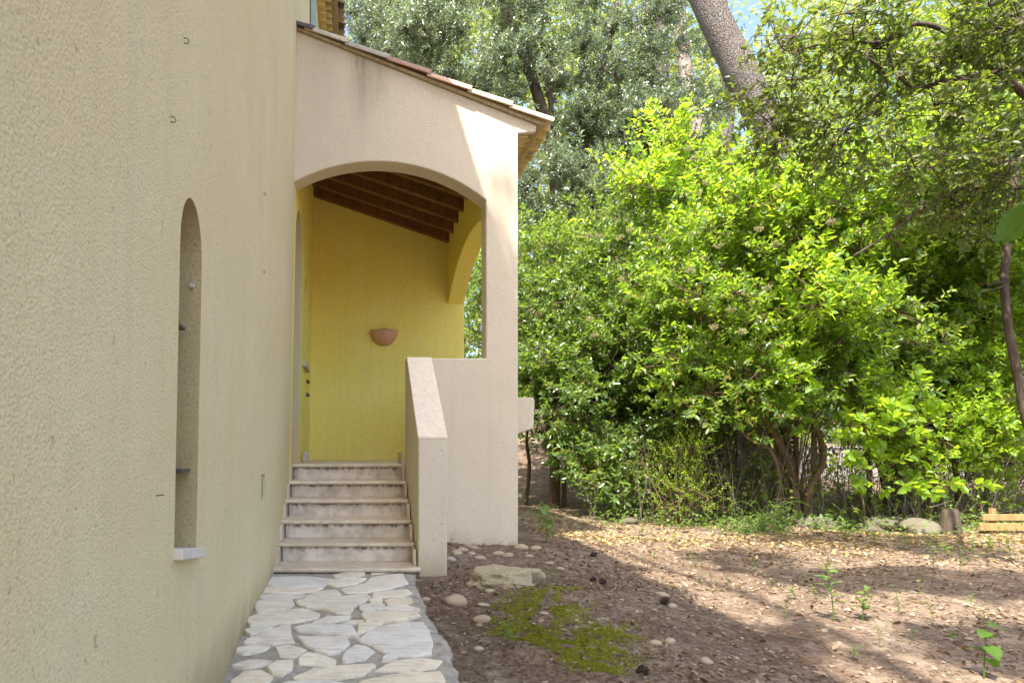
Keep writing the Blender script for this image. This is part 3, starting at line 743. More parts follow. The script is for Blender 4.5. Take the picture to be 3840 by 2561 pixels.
# ------------------------------------------------------------------ plants
def grow(name, label, cat, base, stems, blobs, clumps, sprays, per, L, W, leafm, barkm, seed, group=None, sig=.32, shell=.45,
         detail=1, twig=.28, up=.5, spread=.9, limb=.03, crown='crown', droop=.12, fold=.2, keep=None, lflat=.55):
    """stems: list of (points, r0, r1); blobs: (centre, radii, weight). The leaves sit on twigs, the twigs on limbs, the limbs on the stems."""
    g = np.random.default_rng(seed); rnd = random.Random(seed)
    t = thing(name, base, label, cat, group)
    tm = MB(); nodes = []
    for pts, r0, r1 in stems:
        pts = [Vector(p) for p in pts]; fine = []
        for i in range(len(pts)-1):
            p0, p1, p2, p3 = pts[max(i-1,0)], pts[i], pts[i+1], pts[min(i+2,len(pts)-1)]
            for k in range(5):
                s = k/5; fine.append(.5*((2*p1)+(p2-p0)*s+(2*p0-5*p1+4*p2-p3)*s*s+(3*p1-p0-3*p2+p3)*s**3))
        fine.append(pts[-1]); n = len(fine)
        rr = [(r0+(r1-r0)*(i/(n-1))**.8)*(1+.10*noise.noise(fine[i]*3)) for i in range(n)]
        rr[0] *= 1.25
        tm.tube(fine, rr, 9 if r0 > .08 else 6)
        nodes += [(p, r) for p, r in zip(fine[n//4:], rr[n//4:])]
    wts = np.array([b[2] for b in blobs], float); wts /= wts.sum()
    bi = g.choice(len(blobs), clumps, p=wts)
    ctr = np.array([list(b[0]) for b in blobs])[bi]; rad = np.array([list(b[1]) for b in blobs])[bi]
    dirs = nrm(g.normal(size=(clumps,3))); rr = g.random(clumps)[:,None]**shell
    cc = ctr+dirs*rr*rad
    order = np.argsort([min((Vector(c)-p).length for p,_ in nodes) for c in cc])
    for k in order:                                                       # limbs out to every clump
        c = Vector(cc[k]); j = min(range(len(nodes)), key=lambda q:(nodes[q][0]-c).length+max(0,(nodes[q][0].z-c.z))*.8)
        p, r = nodes[j]; ln = (c-p).length
        r0 = max(min(r*.65, limb*(.35+ln*.45)), .003); seg = 5; pts = []
        side = Vector((rnd.uniform(-1,1),rnd.uniform(-1,1),rnd.uniform(-.2,1)))*ln*.16
        for q in range(seg+1):
            s = q/seg; pts.append(p.lerp(c,s)+side*math.sin(math.pi*s)+Vector((rnd.uniform(-1,1),rnd.uniform(-1,1),rnd.uniform(-1,1)))*.025*ln*(0<q<seg))
        rs = [r0*(1-s/seg)+.003*s/seg for s in range(seg+1)]
        tm.tube(pts, rs, 4 if r0 < .02 else 5, False)
        nodes += [(a,b) for a,b in list(zip(pts,rs))[2:]]
    off = Vector(base)
    ci = g.integers(0, clumps, sprays)
    sp = cc[ci]+g.normal(size=(sprays,3))*sig*np.array([[1,1,.75]])
    if keep is not None: 
        ok = np.array([keep(p) for p in sp]); sp = sp[ok]; ci = ci[ok]
    ns = len(sp)
    o = nrm((sp-ctr[ci])/rad[ci]**1.5)*.8+g.normal(size=(ns,3))*.55; o[:,2] += up; o = nrm(o)
    tl = twig*(.6+.8*g.random(ns))
    e = sp+o*tl[:,None]
    v1, f1 = sticks(cc[ci], sp, .005, .0035); v2, f2 = sticks(sp, e, .0035, .0015)
    # trunk mesh = stems and limbs + twigs
    tv = np.array([tuple(p) for p in tm.v]); quads = np.array([f for f in tm.f if len(f)==4])
    polys = [f for f in tm.f if len(f)!=4]
    base_np = np.array(off)[None]
    allv = np.concatenate([tv, v1, v2])-base_np
    me = mesh_np('trunk', allv, [quads, f1+len(tv), f2+len(tv)+len(v1)])
    me.polygons.foreach_set('use_smooth', [True]*len(me.polygons))
    link('trunk', me, barkm, t)
    # leaves
    s = (np.arange(per)+.6)/per
    tt = np.tile(s, ns)*1.0; idx = np.repeat(np.arange(ns), per)
    P = sp[idx]+(e-sp)[idx]*tt[:,None]
    az = np.tile(np.arange(per)*2.4, ns)+np.repeat(g.random(ns)*6.28, per)+g.normal(size=ns*per)*.3
    D = o[idx]; ref = np.where(np.abs(D[:,2:3])<.9, np.array([[0,0,1.]]), np.array([[1.,0,0]]))
    u = nrm(np.cross(D,ref)); b = np.cross(D,u)
    rdl = u*np.cos(az)[:,None]+b*np.sin(az)[:,None]
    ld = nrm(D*(.35+.5*tt[:,None])+rdl*spread+g.normal(size=(len(P),3))*.15)
    ln_ = np.array([[0,0,1.]])*lflat+D*.35+g.normal(size=(len(P),3))*.45
    k = .65+.6*g.random(len(P))
    lv, lf = leaf_arrays(P, ld, ln_, L*k, W*k, detail, fold, droop)
    link(crown, mesh_np(crown, lv-base_np, lf), leafm, t)
    return t

def B(x, y, d, rx, ry, depth, wt=1.0):
    c = px(x,y,d); return (c, (rx/F*d, depth, ry/F*d), wt)
def S(d, pts, r0, r1): return ([px(x,y,d if not isinstance(d,(list,tuple)) else d[i]) for i,(x,y) in enumerate(pts)], r0, r1)
def zb(p): return Vector((p.x,p.y,z_ground(p.x,p.y)-.03))
def gbase(x, d): X = (x-CX)/F*d; return Vector((X,d,z_ground(X,d)-.02))

# the large laurustinus in the middle, with its splayed stems
b1 = gbase(3000,9.6)
grow('shrub', 'tall bright green shrub with splayed bare brown stems opposite the porch', 'shrub', b1,
  [([b1+Vector((-.05,0,0))]+[px(x,y,9.6) for x,y in ((2975,1800),(2915,1650),(2840,1530),(2770,1440),(2700,1280),(2660,1080))],.075,.02),
   ([b1+Vector((.1,0,0))]+[px(x,y,9.5) for x,y in ((3030,1850),(3085,1730),(3075,1640),(3030,1540),(2985,1450),(2960,1250),(2990,950))],.07,.02),
   ([b1+Vector((-.25,.1,0))]+[px(x,y,9.4) for x,y in ((2920,1780),(2880,1680),(2800,1640),(2750,1560),(2700,1500))],.035,.012),
   ([b1+Vector((-.02,.15,0))]+[px(x,y,9.8) for x,y in ((2985,1750),(2990,1500),(3040,1200),(3080,900))],.045,.015),
   ([b1+Vector((.2,.1,0))]+[px(x,y,9.8) for x,y in ((3045,1800),(3050,1600),(3080,1400),(3120,1200))],.03,.012)]
  +[([b1+Vector((random.uniform(-.35,.35),random.uniform(-.1,.3),0))]+[px(2990+a*q*q*.9+a*q*.3,1950-q*140,9.5+.12*(k%3)) for q in (1,2,3.2,4.2)],random.uniform(.010,.020),.006) for k,a in enumerate((-34,-27,-19,-12,-6,-2,3,8,13,19,-23,-9,6))],
  [B(2880,1000,9.6,430,380,1.5,3),B(2960,780,9.8,260,200,1.0,1.5),B(2700,1250,9.3,330,230,1.1,1.6),B(3150,1250,9.5,280,250,1.1,1.2),B(2600,880,10,230,240,.9,1.0),B(2760,1450,9.0,260,110,.5,.7),B(3130,1480,9.2,200,90,.5,.6)],
  120, 2900, 13, .086, .044, [M['leaf_vib']], M['bark_shrub'], 11, sig=.21)
grow('shrub', 'yellow green young shoots topping the tall shrub beside the leaning pine', 'shrub', gbase(3060,10.4),
  [([gbase(3060,10.4)]+[px(x,y,10.2) for x,y in ((3050,1600),(3000,1200),(2960,900))],.05,.015)],
  [B(3000,730,9.5,300,110,.8,2),B(2780,790,9.4,220,90,.6,1),B(2960,900,9.1,330,120,.5,1.2),B(2430,720,10.3,110,60,.4,.7),B(2490,560,10.5,50,50,.25,.5),B(2550,620,10.5,130,60,.4,.6),B(3060,1130,8.5,180,60,.3,.6)],
  42, 620, 12, .10, .047, [M['leaf_bright']], M['bark_shrub'], 12, sig=.2, up=.9, twig=.34)
b2 = gbase(2470,11.6)
grow('shrub', 'broad dark leaved shrub filling the gap beside the porch pier', 'shrub', b2,
  [([b2]+[px(x,y,11.5) for x,y in ((2440,1700),(2380,1500),(2330,1250),(2350,1000))],.06,.02),
   ([b2+Vector((.2,0,0))]+[px(x,y,11.5) for x,y in ((2510,1700),(2540,1450),(2500,1200),(2480,900))],.055,.02),
   ([b2+Vector((-.2,.1,0))]+[px(x,y,11.2) for x,y in ((2380,1720),(2270,1600),(2180,1560))],.04,.012)],
  [B(2420,1130,11.4,380,420,1.5,3),B(2300,1420,11.0,300,260,1.0,1.7),B(2560,1450,10.9,280,200,1.0,1.2),B(2330,1690,10.6,180,120,.6,.5)],
  105, 2400, 13, .088, .046, [M['leaf_deep']], M['bark_shrub'], 13, sig=.21, up=.3)
b3 = gbase(2075,12.6)
grow('shrub', 'dark many stemmed shrub standing close behind the porch pier', 'shrub', b3,
  [([b3]+[px(x,y,12.6) for x,y in ((2080,1750),(2060,1600),(2090,1400),(2080,1100))],.13,.03),
   ([b3+Vector((.2,0,0))]+[px(x,y,12.5) for x,y in ((2120,1720),(2150,1550),(2180,1300))],.05,.02),
   ([b3+Vector((-.45,.3,0))]+[px(x,y,12.9) for x,y in ((1985,1750),(1975,1640),(2000,1500))],.05,.02)],
  [B(2060,1180,12.4,260,400,1.4,2.5),B(2080,1480,12.0,230,170,.9,1.2),B(1850,1150,12.8,160,380,1.0,1.2)],
  80, 1700, 13, .085, .044, [M['leaf_deep']], M['bark_shrub'], 14, sig=.22, up=.25)
b4 = gbase(3330,10.8)
grow('shrub', 'light green shrub with a thin forked stem between the two tall shrubs', 'shrub', b4,
  [([b4]+[px(x,y,10.6) for x,y in ((3300,1750),(3220,1560),(3180,1450),(3250,1250),(3300,1050))],.05,.018),
   ([b4+Vector((.1,0,0))]+[px(x,y,10.2) for x,y in ((3370,1750),(3440,1420),(3380,1150),(3320,1060),(3300,900))],.045,.015),
   ([b4+Vector((.3,.1,0))]+[px(x,y,10.6) for x,y in ((3420,1700),(3400,1400),(3420,1100))],.03,.012)],
  [B(3330,1030,10.6,360,400,1.5,3),B(3280,1420,10.2,230,120,.8,.8),B(3480,1330,10.2,260,220,.9,1.0)],
  100, 2200, 13, .086, .046, [M['leaf_vib']], M['bark_shrub'], 15, sig=.21)
b5 = gbase(3600,10.2)
grow('shrub', 'sunlit shrub crossed by thin stems above the wooden rails', 'shrub', b5,
  [([b5]+[px(x,y,10.1) for x,y in ((3590,1800),(3545,1500),(3500,1300),(3470,1180))],.065,.02),
   ([b5+Vector((.45,.1,0))]+[px(x,y,10.0) for x,y in ((3660,1750),(3680,1450),(3700,1100))],.035,.015),
   ([b5+Vector((-.3,.1,0))]+[px(x,y,10.2) for x,y in ((3480,1700),(3420,1560),(3400,1450))],.03,.012)],
  [B(3700,1100,10.2,320,480,1.5,3),B(3560,1620,9.6,260,70,.6,.45),B(3760,1500,9.6,160,250,.8,.8)],
  100, 2300, 12, .083, .046, [M['leaf_bright']], M['bark_shrub'], 16, sig=.21)
b6 = gbase(3950,11.5)
grow('shrub', 'leafy shrub at the wood edge behind the leaning dark oak stem', 'shrub', b6,
  [([b6]+[px(x,y,11.5) for x,y in ((3930,1700),(3900,1300),(3950,1000))],.06,.02)],
  [B(3950,1050,11.5,350,600,1.5,2),B(3900,1600,11,200,200,.8,.6)],
  80, 1700, 12, .085, .046, [M['leaf_vib']], M['bark_shrub'], 17, sig=.32)
def seed_heads(parent, spots, seed):
    g = np.random.default_rng(seed); P0 = []; P1 = []
    for x,y,d in spots:
        c = np.array(px(x,y,d)); n = 46
        q = g.normal(size=(n,3)); q[:,2] = np.abs(q[:,2])*.6; q = c+nrm(q)*g.uniform(.03,.065,n)[:,None]
        P0 += [np.repeat((c-np.array([0,0,.04]))[None],n,0), q-np.array([[0,0,.004]])]; P1 += [q, q+g.normal(size=(n,3))*.004+np.array([[0,0,.008]])]
    a, b = np.concatenate(P0), np.concatenate(P1); r = np.concatenate([np.full(46, .0012 if k%2==0 else .005) for k in range(len(P0))])
    v,f = sticks(a,b,r,r*.8); off = np.array(parent.location)[None]
    o = link('seed_head', mesh_np('seed_head', v-off, [f]), M['seed'], parent); o['kind'] = 'stuff'
g_ = np.random.default_rng(303)
sh1 = [o for o in C.objects if o.get('label','').startswith('tall bright green shrub with splayed')][0]
seed_heads(sh1, [(2580,560,9.9),(2600,600,9.8),(2650,690,9.2),(2520,600,9.9),(2760,640,9.0)]+[(g_.uniform(2500,3150),g_.uniform(700,1350),g_.uniform(7.9,8.6)) for _ in range(12)], 1)
sh2 = [o for o in C.objects if o.get('label','').startswith('broad dark leaved shrub')][0]
seed_heads(sh2, [(2210,1200,9.9),(2230,1260,9.9),(2330,1050,9.9),(2430,1240,9.8)]+[(g_.uniform(2150,2600),g_.uniform(850,1450),g_.uniform(9.7,10.2)) for _ in range(9)], 2)
for n_,(x_,d_,lab_,bl_) in enumerate(((2250,14.5,'shrub in the second row showing past the edge of the porch pier',[B(2200,1120,14.5,330,350,1.2,2)]),
    (2750,13.0,'shrub in the second row behind the splayed stems',[B(2750,1080,13,380,380,1.3,2),B(2720,1430,13,330,170,.8,1.2)]),
    (3260,13.2,'shrub in the second row behind the thin forked stem',[B(3230,980,13.2,380,380,1.3,2),B(3200,1450,13.2,330,190,.9,1.4)]),
    (3700,13.4,'shrub in the second row above the timber rails',[B(3700,1000,13.4,380,450,1.3,2),B(3650,1500,13.4,300,150,.9,1)]))):
    bb_ = gbase(x_,d_)
    grow('shrub', lab_, 'shrub', bb_, [([bb_]+[px(x_+q*8,1600-q*170,d_) for q in range(4)],.06,.02)], bl_, 64, 1300, 12, .11, .06, [M[('leaf_deep_second','leaf_deep_second','leaf_second','leaf_bright')[n_]]], M['bark_shrub'], 160+n_, sig=.36, detail=0)
# sprays of large leaves in front of the stems
b7 = gbase(3240,9.0)
grow('shrub', 'slim sapling with large pale glossy leaves in front of the splayed stems', 'sapling', b7,
  [([b7]+[px(x,y,9.0) for x,y in ((3235,1880),(3190,1750),(3180,1620),(3200,1540))],.02,.006)],
  [B(3000,1450,8.8,110,60,.3,1),B(3230,1590,8.7,110,50,.3,1),B(3230,1770,8.8,60,40,.25,.5),B(3430,1800,8.8,110,50,.3,.9),B(3330,1480,8.9,120,40,.3,.8)],
  16, 95, 9, .12, .075, [M['leaf_bright']], M['bark_shrub'], 18, sig=.13, up=.1, twig=.2)
b8 = gbase(2555,9.4)
grow('shrub', 'fine leaved yellow green bush low at the edge of the clearing', 'bush', b8,
  [([b8+Vector((a*.5,0,0)), b8+Vector((a*1.6,c,.5)), b8+Vector((a*2.6,c*2,1.0))],.012,.004) for a,c in ((-.1,0),(0,.1),(.12,-.05),(-.2,.08),(.22,.1),(.05,-.12))],
  [B(2560,1830,9.4,90,110,.35,2),B(2565,1720,9.4,35,70,.2,.6),B(2640,1870,9.3,80,55,.3,.7)],
  26, 240, 12, .036, .02, [M['leaf_bright']], M['bark_shrub'], 19, sig=.11, twig=.2, up=.8, detail=0)
b9 = gbase(2230,10.6)
grow('shrub', 'low sapling with drooping broad leaves near the left wood edge', 'sapling', b9,
  [([b9]+[px(x,y,10.5) for x,y in ((2240,1800),(2280,1720),(2330,1640))],.018,.006)],
  [B(2260,1770,10.3,130,60,.35,1),B(2370,1800,10.2,90,50,.3,.8),B(2130,1690,10.6,70,60,.3,.6)],
  16, 130, 9, .10, .055, [M['leaf_deep']], M['bark_shrub'], 20, sig=.15, up=.1, twig=.22)

# holm oaks behind
t1 = gbase(2085,17.0)
grow('holm_oak', 'blue green holm oak rising behind the porch roof', 'tree', t1,
  [([t1]+[px(x,y,17) for x,y in ((2110,1300),(2115,900),(2085,680),(2050,480),(1980,250),(1900,60),(1850,-200))],.30,.07),
   (([px(2110,900,17)]+[px(x,y,16.8) for x,y in ((2180,600),(2230,350),(2300,100),(2330,-150))]),.13,.04),
   (([px(2060,520,17)]+[px(x,y,16.9) for x,y in ((2060,350),(1960,100),(2120,-60))]),.09,.03)],
  [B(1750,220,17,330,200,1.8,2.2),B(1530,120,17,230,200,1.5,1.6),B(2080,330,16.5,240,260,1.5,1.8),B(2020,690,15.8,180,160,1.1,.9),B(2000,20,17,360,160,1.6,1.5),B(1640,480,17.5,260,180,1.4,1)],
  120, 3900, 13, .095, .040, [M['leaf_ilex']], M['bark_oak'], 21, sig=.22, detail=0, shell=.4, spread=1.0)
t2 = gbase(2420,17.5)
grow('holm_oak', 'silvery green holm oak between the porch and the straight pine trunks', 'tree', t2,
  [([t2]+[px(x,y,17.5) for x,y in ((2430,1300),(2420,1000),(2400,760),(2420,500),(2440,250),(2430,0),(2440,-200))],.24,.05),
   ([px(2405,800,17.5)]+[px(x,y,17.3) for x,y in ((2330,520),(2310,300),(2270,80))],.10,.03)],
  [B(2400,560,16.6,260,280,1.6,2.4),B(2540,380,17,200,220,1.3,1.6),B(2230,820,16,180,170,1.1,1.2),B(2400,160,17.5,260,170,1.5,1.3),B(2560,780,17,180,170,1.2,1.2),B(2200,560,16.8,150,150,1,.8)],
  120, 3900, 13, .095, .040, [M['leaf_ilex']], M['bark_oak'], 22, sig=.22, detail=0, shell=.4, spread=1.0)
t3 = gbase(1480,20.0)
grow('holm_oak', 'holm oak with ragged crown against the sky beside the upper eave', 'tree', t3,
  [([t3]+[px(x,y,20) for x,y in ((1500,1000),(1490,500),(1480,250),(1440,50),(1430,-200))],.25,.05)],
  [B(1480,200,20,160,170,1.5,2),B(1420,120,20,80,130,1.0,.9),B(1560,30,20,200,120,1.5,1.2),B(1640,420,20,260,180,1.5,1.3)],
  90, 2200, 12, .09, .036, [M['leaf_ilex']], M['bark_oak'], 23, sig=.30, detail=0, shell=.45)
t5 = gbase(2730,19.0)
grow('holm_oak', 'deep green young holm oak under the straight pine trunks', 'tree', t5,
  [([t5]+[px(x,y,19) for x,y in ((2720,1300),(2740,1000),(2730,800))],.16,.04)],
  [B(2660,900,18.5,230,170,1.5,2),B(2860,1050,18.5,300,220,1.5,2),B(3100,900,19,260,260,1.5,1.5)],
  80, 1700, 12, .09, .04, [M['leaf_ilex']], M['bark_oak'], 25, sig=.4, detail=0)

def pine(name, label, pts, r0, r1, blobs, seed, bk):
    base = Vector(pts[0])
    return grow(name, label, 'pine tree', base, [(pts, r0, r1)], blobs, 24, 170, 26, .17, .012, [M['needle']], M[bk], seed, sig=.5, detail=0, twig=.35, spread=.6, up=.8, group=None, fold=0, droop=.02)
p1 = gbase(3420,14.3)
pine('pine_tree', 'stout grey barked pine leaning across the patch of sky', [p1]+[px(x,y,14.2) for x,y in ((3340,1400),(3180,1000),(2990,680),(2880,480),(2770,260),(2655,20),(2560,-220),(2500,-480))],.44,.26,
  [((px(2420,-800,14)),(2.6,2.4,1.2),1),(px(2700,-950,14),(2.2,2.2,1.0),1)], 31, 'bark_pine')
p2 = gbase(2712,20.0)
pine('pine_tree', 'slim pinkish pine trunk seen beside the leaning pine', [p2]+[px(x,y,20) for x,y in ((2712,1300),(2706,900),(2712,600),(2735,300),(2700,0),(2680,-300),(2680,-600))],.26,.16,
  [(px(2700,-700,20),(3,2.6,1.4),1)], 32, 'bark_pine')
p3 = gbase(2500,23.0)
pine('pine_tree', 'distant grey pine trunk showing through the silvery holm oak', [p3]+[px(x,y,23) for x,y in ((2500,1200),(2490,700),(2485,300),(2480,0),(2470,-300))],.27,.19,
  [(px(2470,-500,23),(3,3,1.5),1)], 33, 'bark_grey')
p4 = gbase(2845,13.6)
pine('pine_tree', 'broad shaggy trunk standing in the shade behind the splayed stems', [p4]+[px(x,y,d) for x,y,d in ((2835,1760,13.6),(2825,1600,13.7),(2810,1400,14.2),(2740,1000,16.5),(2640,600,20),(2560,200,21.5),(2530,-200,22),(2500,-500,22))],.36,.18,
  [(px(2500,-650,22),(2.5,2.5,1.2),1)], 34, 'bark_grey')

# the oak whose boughs hang into the picture from the right
b10 = gbase(4010,6.0)
grow('hanging_oak', 'dark oak with a crooked stem and boughs drooping over the clearing', 'tree', b10,
  [([b10]+[px(x,y,6.0) for x,y in ((3950,1850),(3885,1680),(3838,1530),(3815,1400),(3782,1230),(3766,1080),(3772,960),(3800,700),(3850,300),(3800,-200))],  .047,.03),
   ([px(3778,1065,6.0)]+[px(x,y,5.98) for x,y in ((3740,1058),(3700,1075))],.014,.006),([px(3776,1070,6.0)]+[px(x,y,5.9) for x,y in ((3735,1082),(3712,1090))],.010,.004),
   ([px(3830,560,6.0)]+[px(x,y,5.9) for x,y in ((3640,690),(3480,770),(3330,880),(3200,960))],.028,.008),
   ([px(3840,350,6.0)]+[px(x,y,5.8) for x,y in ((3600,150),(3440,90),(3300,160),(3150,150),(2990,190))],.035,.008),
   ([px(3838,260,6.0)]+[px(x,y,5.7) for x,y in ((3560,300),(3420,330),(3330,200),(3380,60))],.028,.008),
   ([px(3300,160,5.85)]+[px(x,y,5.8) for x,y in ((3250,210),(3310,260),(3330,330))],.018,.006)],
  [B(3330,110,5.6,480,110,.8,2.2),B(3600,330,5.6,260,230,.8,2.0),B(2960,330,6.0,120,190,.5,1.5),B(3060,110,5.9,150,120,.5,.9),B(3180,520,6.0,150,110,.5,1.0),B(3500,640,5.8,280,120,.6,1.1),B(3750,650,5.5,130,180,.5,.9),B(2870,540,6.2,60,110,.3,.5),B(3780,120,5.4,140,140,.5,.8)],
  100, 760, 9, .064, .034, [M['leaf_hang']], M['bark_oak'], 41, sig=.14, up=-.35, twig=.17, droop=.1, limb=.012, lflat=.3)
# a high bough behind it
b11 = gbase(4350,9.0)
grow('hanging_oak', 'yellow green oak filling the upper corner behind the hanging boughs', 'tree', b11,
  [([b11]+[px(x,y,9) for x,y in ((4350,1200),(4250,700),(4100,300),(3900,100))],.14,.05),([px(4250,700,9)]+[px(x,y,8.8) for x,y in ((3900,560),(3600,500),(3350,480))],.05,.012)],
  [B(3650,330,8.8,320,300,1.2,2),B(3400,600,8.6,260,180,.9,1.2),B(3300,250,9,190,120,.8,.6),B(3800,700,8.8,220,200,1.0,1.2),B(3700,80,9,300,110,.9,.9)],
  90, 1350, 11, .078, .042, [M['leaf_second']], M['bark_oak'], 42, sig=.24, up=-.1)

# tall trees behind the photographer, whose shade falls on the clearing and the porch
SH = lambda x,y,z,t: Vector((x,y,z))+SUN/SUN.z*t
def shade(label, base, stem, blobs, n, seed):
    grow('pine_tree', label, 'pine tree', Vector(base), [(stem,.3,.1)], blobs, 90, n, 10, .2, .09, [M['needle']], M['bark_pine'], seed, sig=.11, detail=0, twig=.22)
grow('pine_tree', 'slender pine behind the photographer dappling the corner of the porch', 'pine tree', Vector((-.2,-7.2,-.9)),
  [([(-.2,-7.2,-.9),(-.3,-6.5,6),(-.9,-3.0,12),(-1.6,.6,13.6)],.14,.03)],
  [(SH(1.50,6.65,2.95,11),(.16,.05,.16),3),(SH(1.33,6.65,3.45,11),(.05,.04,.12),1),(SH(1.50,6.65,3.75,11),(.03,.03,.2),.5)], 22, 70, 9, .07, .028, [M['needle']], M['bark_pine'], 53, sig=.05, detail=0, twig=.08, limb=.008)
shade('tall pine behind the photographer shading the right of the clearing', (6.5,-6.5,-.9), [(6.5,-6.5,-.9),(6.2,-6,5),(5.0,-4,9),(3.5,-2,11)],
  [(SH(4.7,5.5,0,11),(1.2,.33,.12),2.6),(SH(3.6,5.7,0,11),(.4,.10,.1),.35),(SH(3.9,3.75,0,11),(.5,.12,.1),.9),(SH(5.2,4.3,0,11),(.9,.22,.12),1.2),(SH(3.2,4.25,0,11),(.25,.06,.05),.3),(SH(4.0,6.6,0,11),(.8,.08,.05),.5),(SH(2.45,3.75,0,11),(.12,.2,.05),.14),(SH(2.3,4.9,0,11),(.1,.12,.05),.12),(SH(2.2,5.9,0,11),(.1,.12,.05),.1)], 520, 52)

# distant wood closing the view
def wood():
    g = np.random.default_rng(60); n = 42000
    ang = g.uniform(-.42, 1.05, n); d = g.uniform(27, 44, n)
    x = ang*d; h = 25+4*np.sin(ang*9)+2*np.sin(ang*23+1)
    u = ang*F+CX
    gap = np.exp(-((u-2800)/85)**2)+np.exp(-((u-1310)/60)**2)+.55*np.exp(-((u-3330)/110)**2)
    z = g.random(n)**.85*h
    keep = ~((gap > .35)&(z > 1.5+d*.05))
    x, d, z = x[keep], d[keep], z[keep]; n = len(x)
    # gather into crowns
    cl = g.normal(size=(n,3))*.5
    P = np.stack([x,d,z+1.0],1)+cl
    P = np.repeat(P, 4, 0)+g.normal(size=(n*4,3))*.3
    v, f = leaf_arrays(P, g.normal(size=P.shape), g.normal(size=P.shape)+np.array([[0,-.3,.6]]), g.uniform(.22,.42,len(P)), g.uniform(.12,.22,len(P)), 0)
    o = link('woodland', mesh_np('woodland', v, f), M['leaf_far']); tag(o, 'pale green wood closing the view far behind the shrubs', 'woodland', kind='stuff')
wood()

# ------------------------------------------------------------------ behind the shrubs: stone wall, pale wall, fence, rails
def blob_mesh(name, seed, flat=.7, sub=2, rough=.25, boxy=0):
    bm = bmesh.new(); bmesh.ops.create_icosphere(bm, subdivisions=sub, radius=1)
    for v in bm.verts:
        p = v.co.copy()
        if boxy:
            m_ = max(abs(p.x),abs(p.y),abs(p.z)); p = p.lerp(p/m_*.85, boxy)
        p *= 1+rough*noise.noise(p*1.3+Vector((seed*7.1,seed*3.3,0)))+rough*.4*noise.noise(p*3.1+Vector((0,seed*5.7,0)))
        v.co = Vector((p.x,p.y,p.z*flat))
    me = bpy.data.meshes.new(name); bm.to_mesh(me); bm.free()
    me.polygons.foreach_set('use_smooth', [boxy < .3]*len(me.polygons)); return me
ds = [blob_mesh('stone',s,.8,1,.2,.75) for s in range(6)]
for m_ in ds: m_.materials.append(M['drystone'])
sw0 = gbase(2640,14.6); x_a, x_b = (2440-CX)/F*14.6, (2960-CX)/F*14.6
stw = thing('stone_wall', (sw0.x,14.6,0), 'old dry stone wall in the shade behind the shrubs', 'stone wall')
core = MB(); core.box((x_a,14.55,-.2),(x_b,14.9,1.55)); core.build('core', M['rock'], stw)
z = .02; r = 0
while z < 1.6:
    hh = random.uniform(.09,.15); x = x_a+random.uniform(-.1,.1)
    while x < x_b:
        wd = random.uniform(.14,.36)
        o = put(random.choice(ds), 'stone', (x+wd/2,14.53+random.uniform(-.03,.03),z+hh/2), stw, (random.uniform(-.1,.1),random.uniform(-.07,.07),random.uniform(-.2,.2)), sc=(wd*.56,.13,hh*.66))
        x += wd
    z += hh*.98
pwl = MB()
xa, xb = (2850-CX)/F*24, (4300-CX)/F*24
pwl.box((xa,24,-.1),(xb,24.3,1.15))
M['pale_wall'] = plain('pale_grey_render', (.34,.31,.27), .95, .2, 3, .3)
plw = thing('garden_wall', ((xa+xb)/2,24,0), 'low pale rendered wall in the sun beyond the wire fence', 'wall')
pwl.build('wall_face', M['pale_wall'], plw, bevel=.02)
cpw = MB(); cpw.box((xa-.02,23.96,1.151),(xb+.02,24.34,1.2)); cpw.build('coping', M['pale_wall'], plw, bevel=.01)

fy = 10.9; fx0, fx1 = (2900-CX)/F*fy, (3990-CX)/F*fy
fence = thing('wire_fence', ((fx0+fx1)/2,fy,0), 'thin chain link fence running behind the shrub stems', 'fence')
cell = .065; fh = 1.25; K = int((fx1-fx0)/cell); z0 = .05
p0 = []; p1_ = []
nz = int(fh/(cell/2))
for i in range(K):
    for j in range(nz):
        s_ = (j%2)*cell/2
        xa_ = fx0+i*cell+s_; sg = 1 if j%2==0 else -1
        p0.append((xa_,fy,z0+j*cell/2)); p1_.append((xa_+sg*cell/2,fy,z0+(j+1)*cell/2))
        p0.append((fx0+i*cell+(0 if j%2==0 else cell/2),fy+.003,z0+j*cell/2)); p1_.append((fx0+i*cell+(-cell/2 if j%2==0 else 0),fy+.003,z0+(j+1)*cell/2))
v_, f_ = sticks(np.array(p0), np.array(p1_), .0013, .0013)
o = link('wire_mesh', mesh_np('wire_mesh', v_-np.array(fence.location)[None], [f_]), M['iron'], fence); o['kind'] = 'stuff'
for x in np.linspace(fx0,fx1,4):
    mb = MB(); mb.tube([(x,fy+.02,-.1),(x,fy+.02,fh+.12)],.018,8); mb.build('post', M['iron'], fence)

ry = 8.4; rx0, rx1 = (3690-CX)/F*ry, (4150-CX)/F*ry
rail = thing('wooden_rails', ((rx0+rx1)/2,ry,z_ground(rx0,ry)), 'two raw timber rails on short posts at the wood edge', 'rails')
for ya, yb_ in ((1928,1952),(1962,1990)):
    a = px(3690,ya,ry); b = px(3690,yb_,ry); dx = random.uniform(-.1,.05)
    mb = MB(); mb.box((rx0+dx,ry,b.z),(rx1,ry+.035,a.z)); mb.build('plank', M['plank'], rail, bevel=.006)
for x in (rx0+.18,rx1-.3):
    mb = MB(); mb.tube([(x,ry+.08,-.2),(x,ry+.08,.32)],.04,8); mb.build('post', M['plank'], rail)

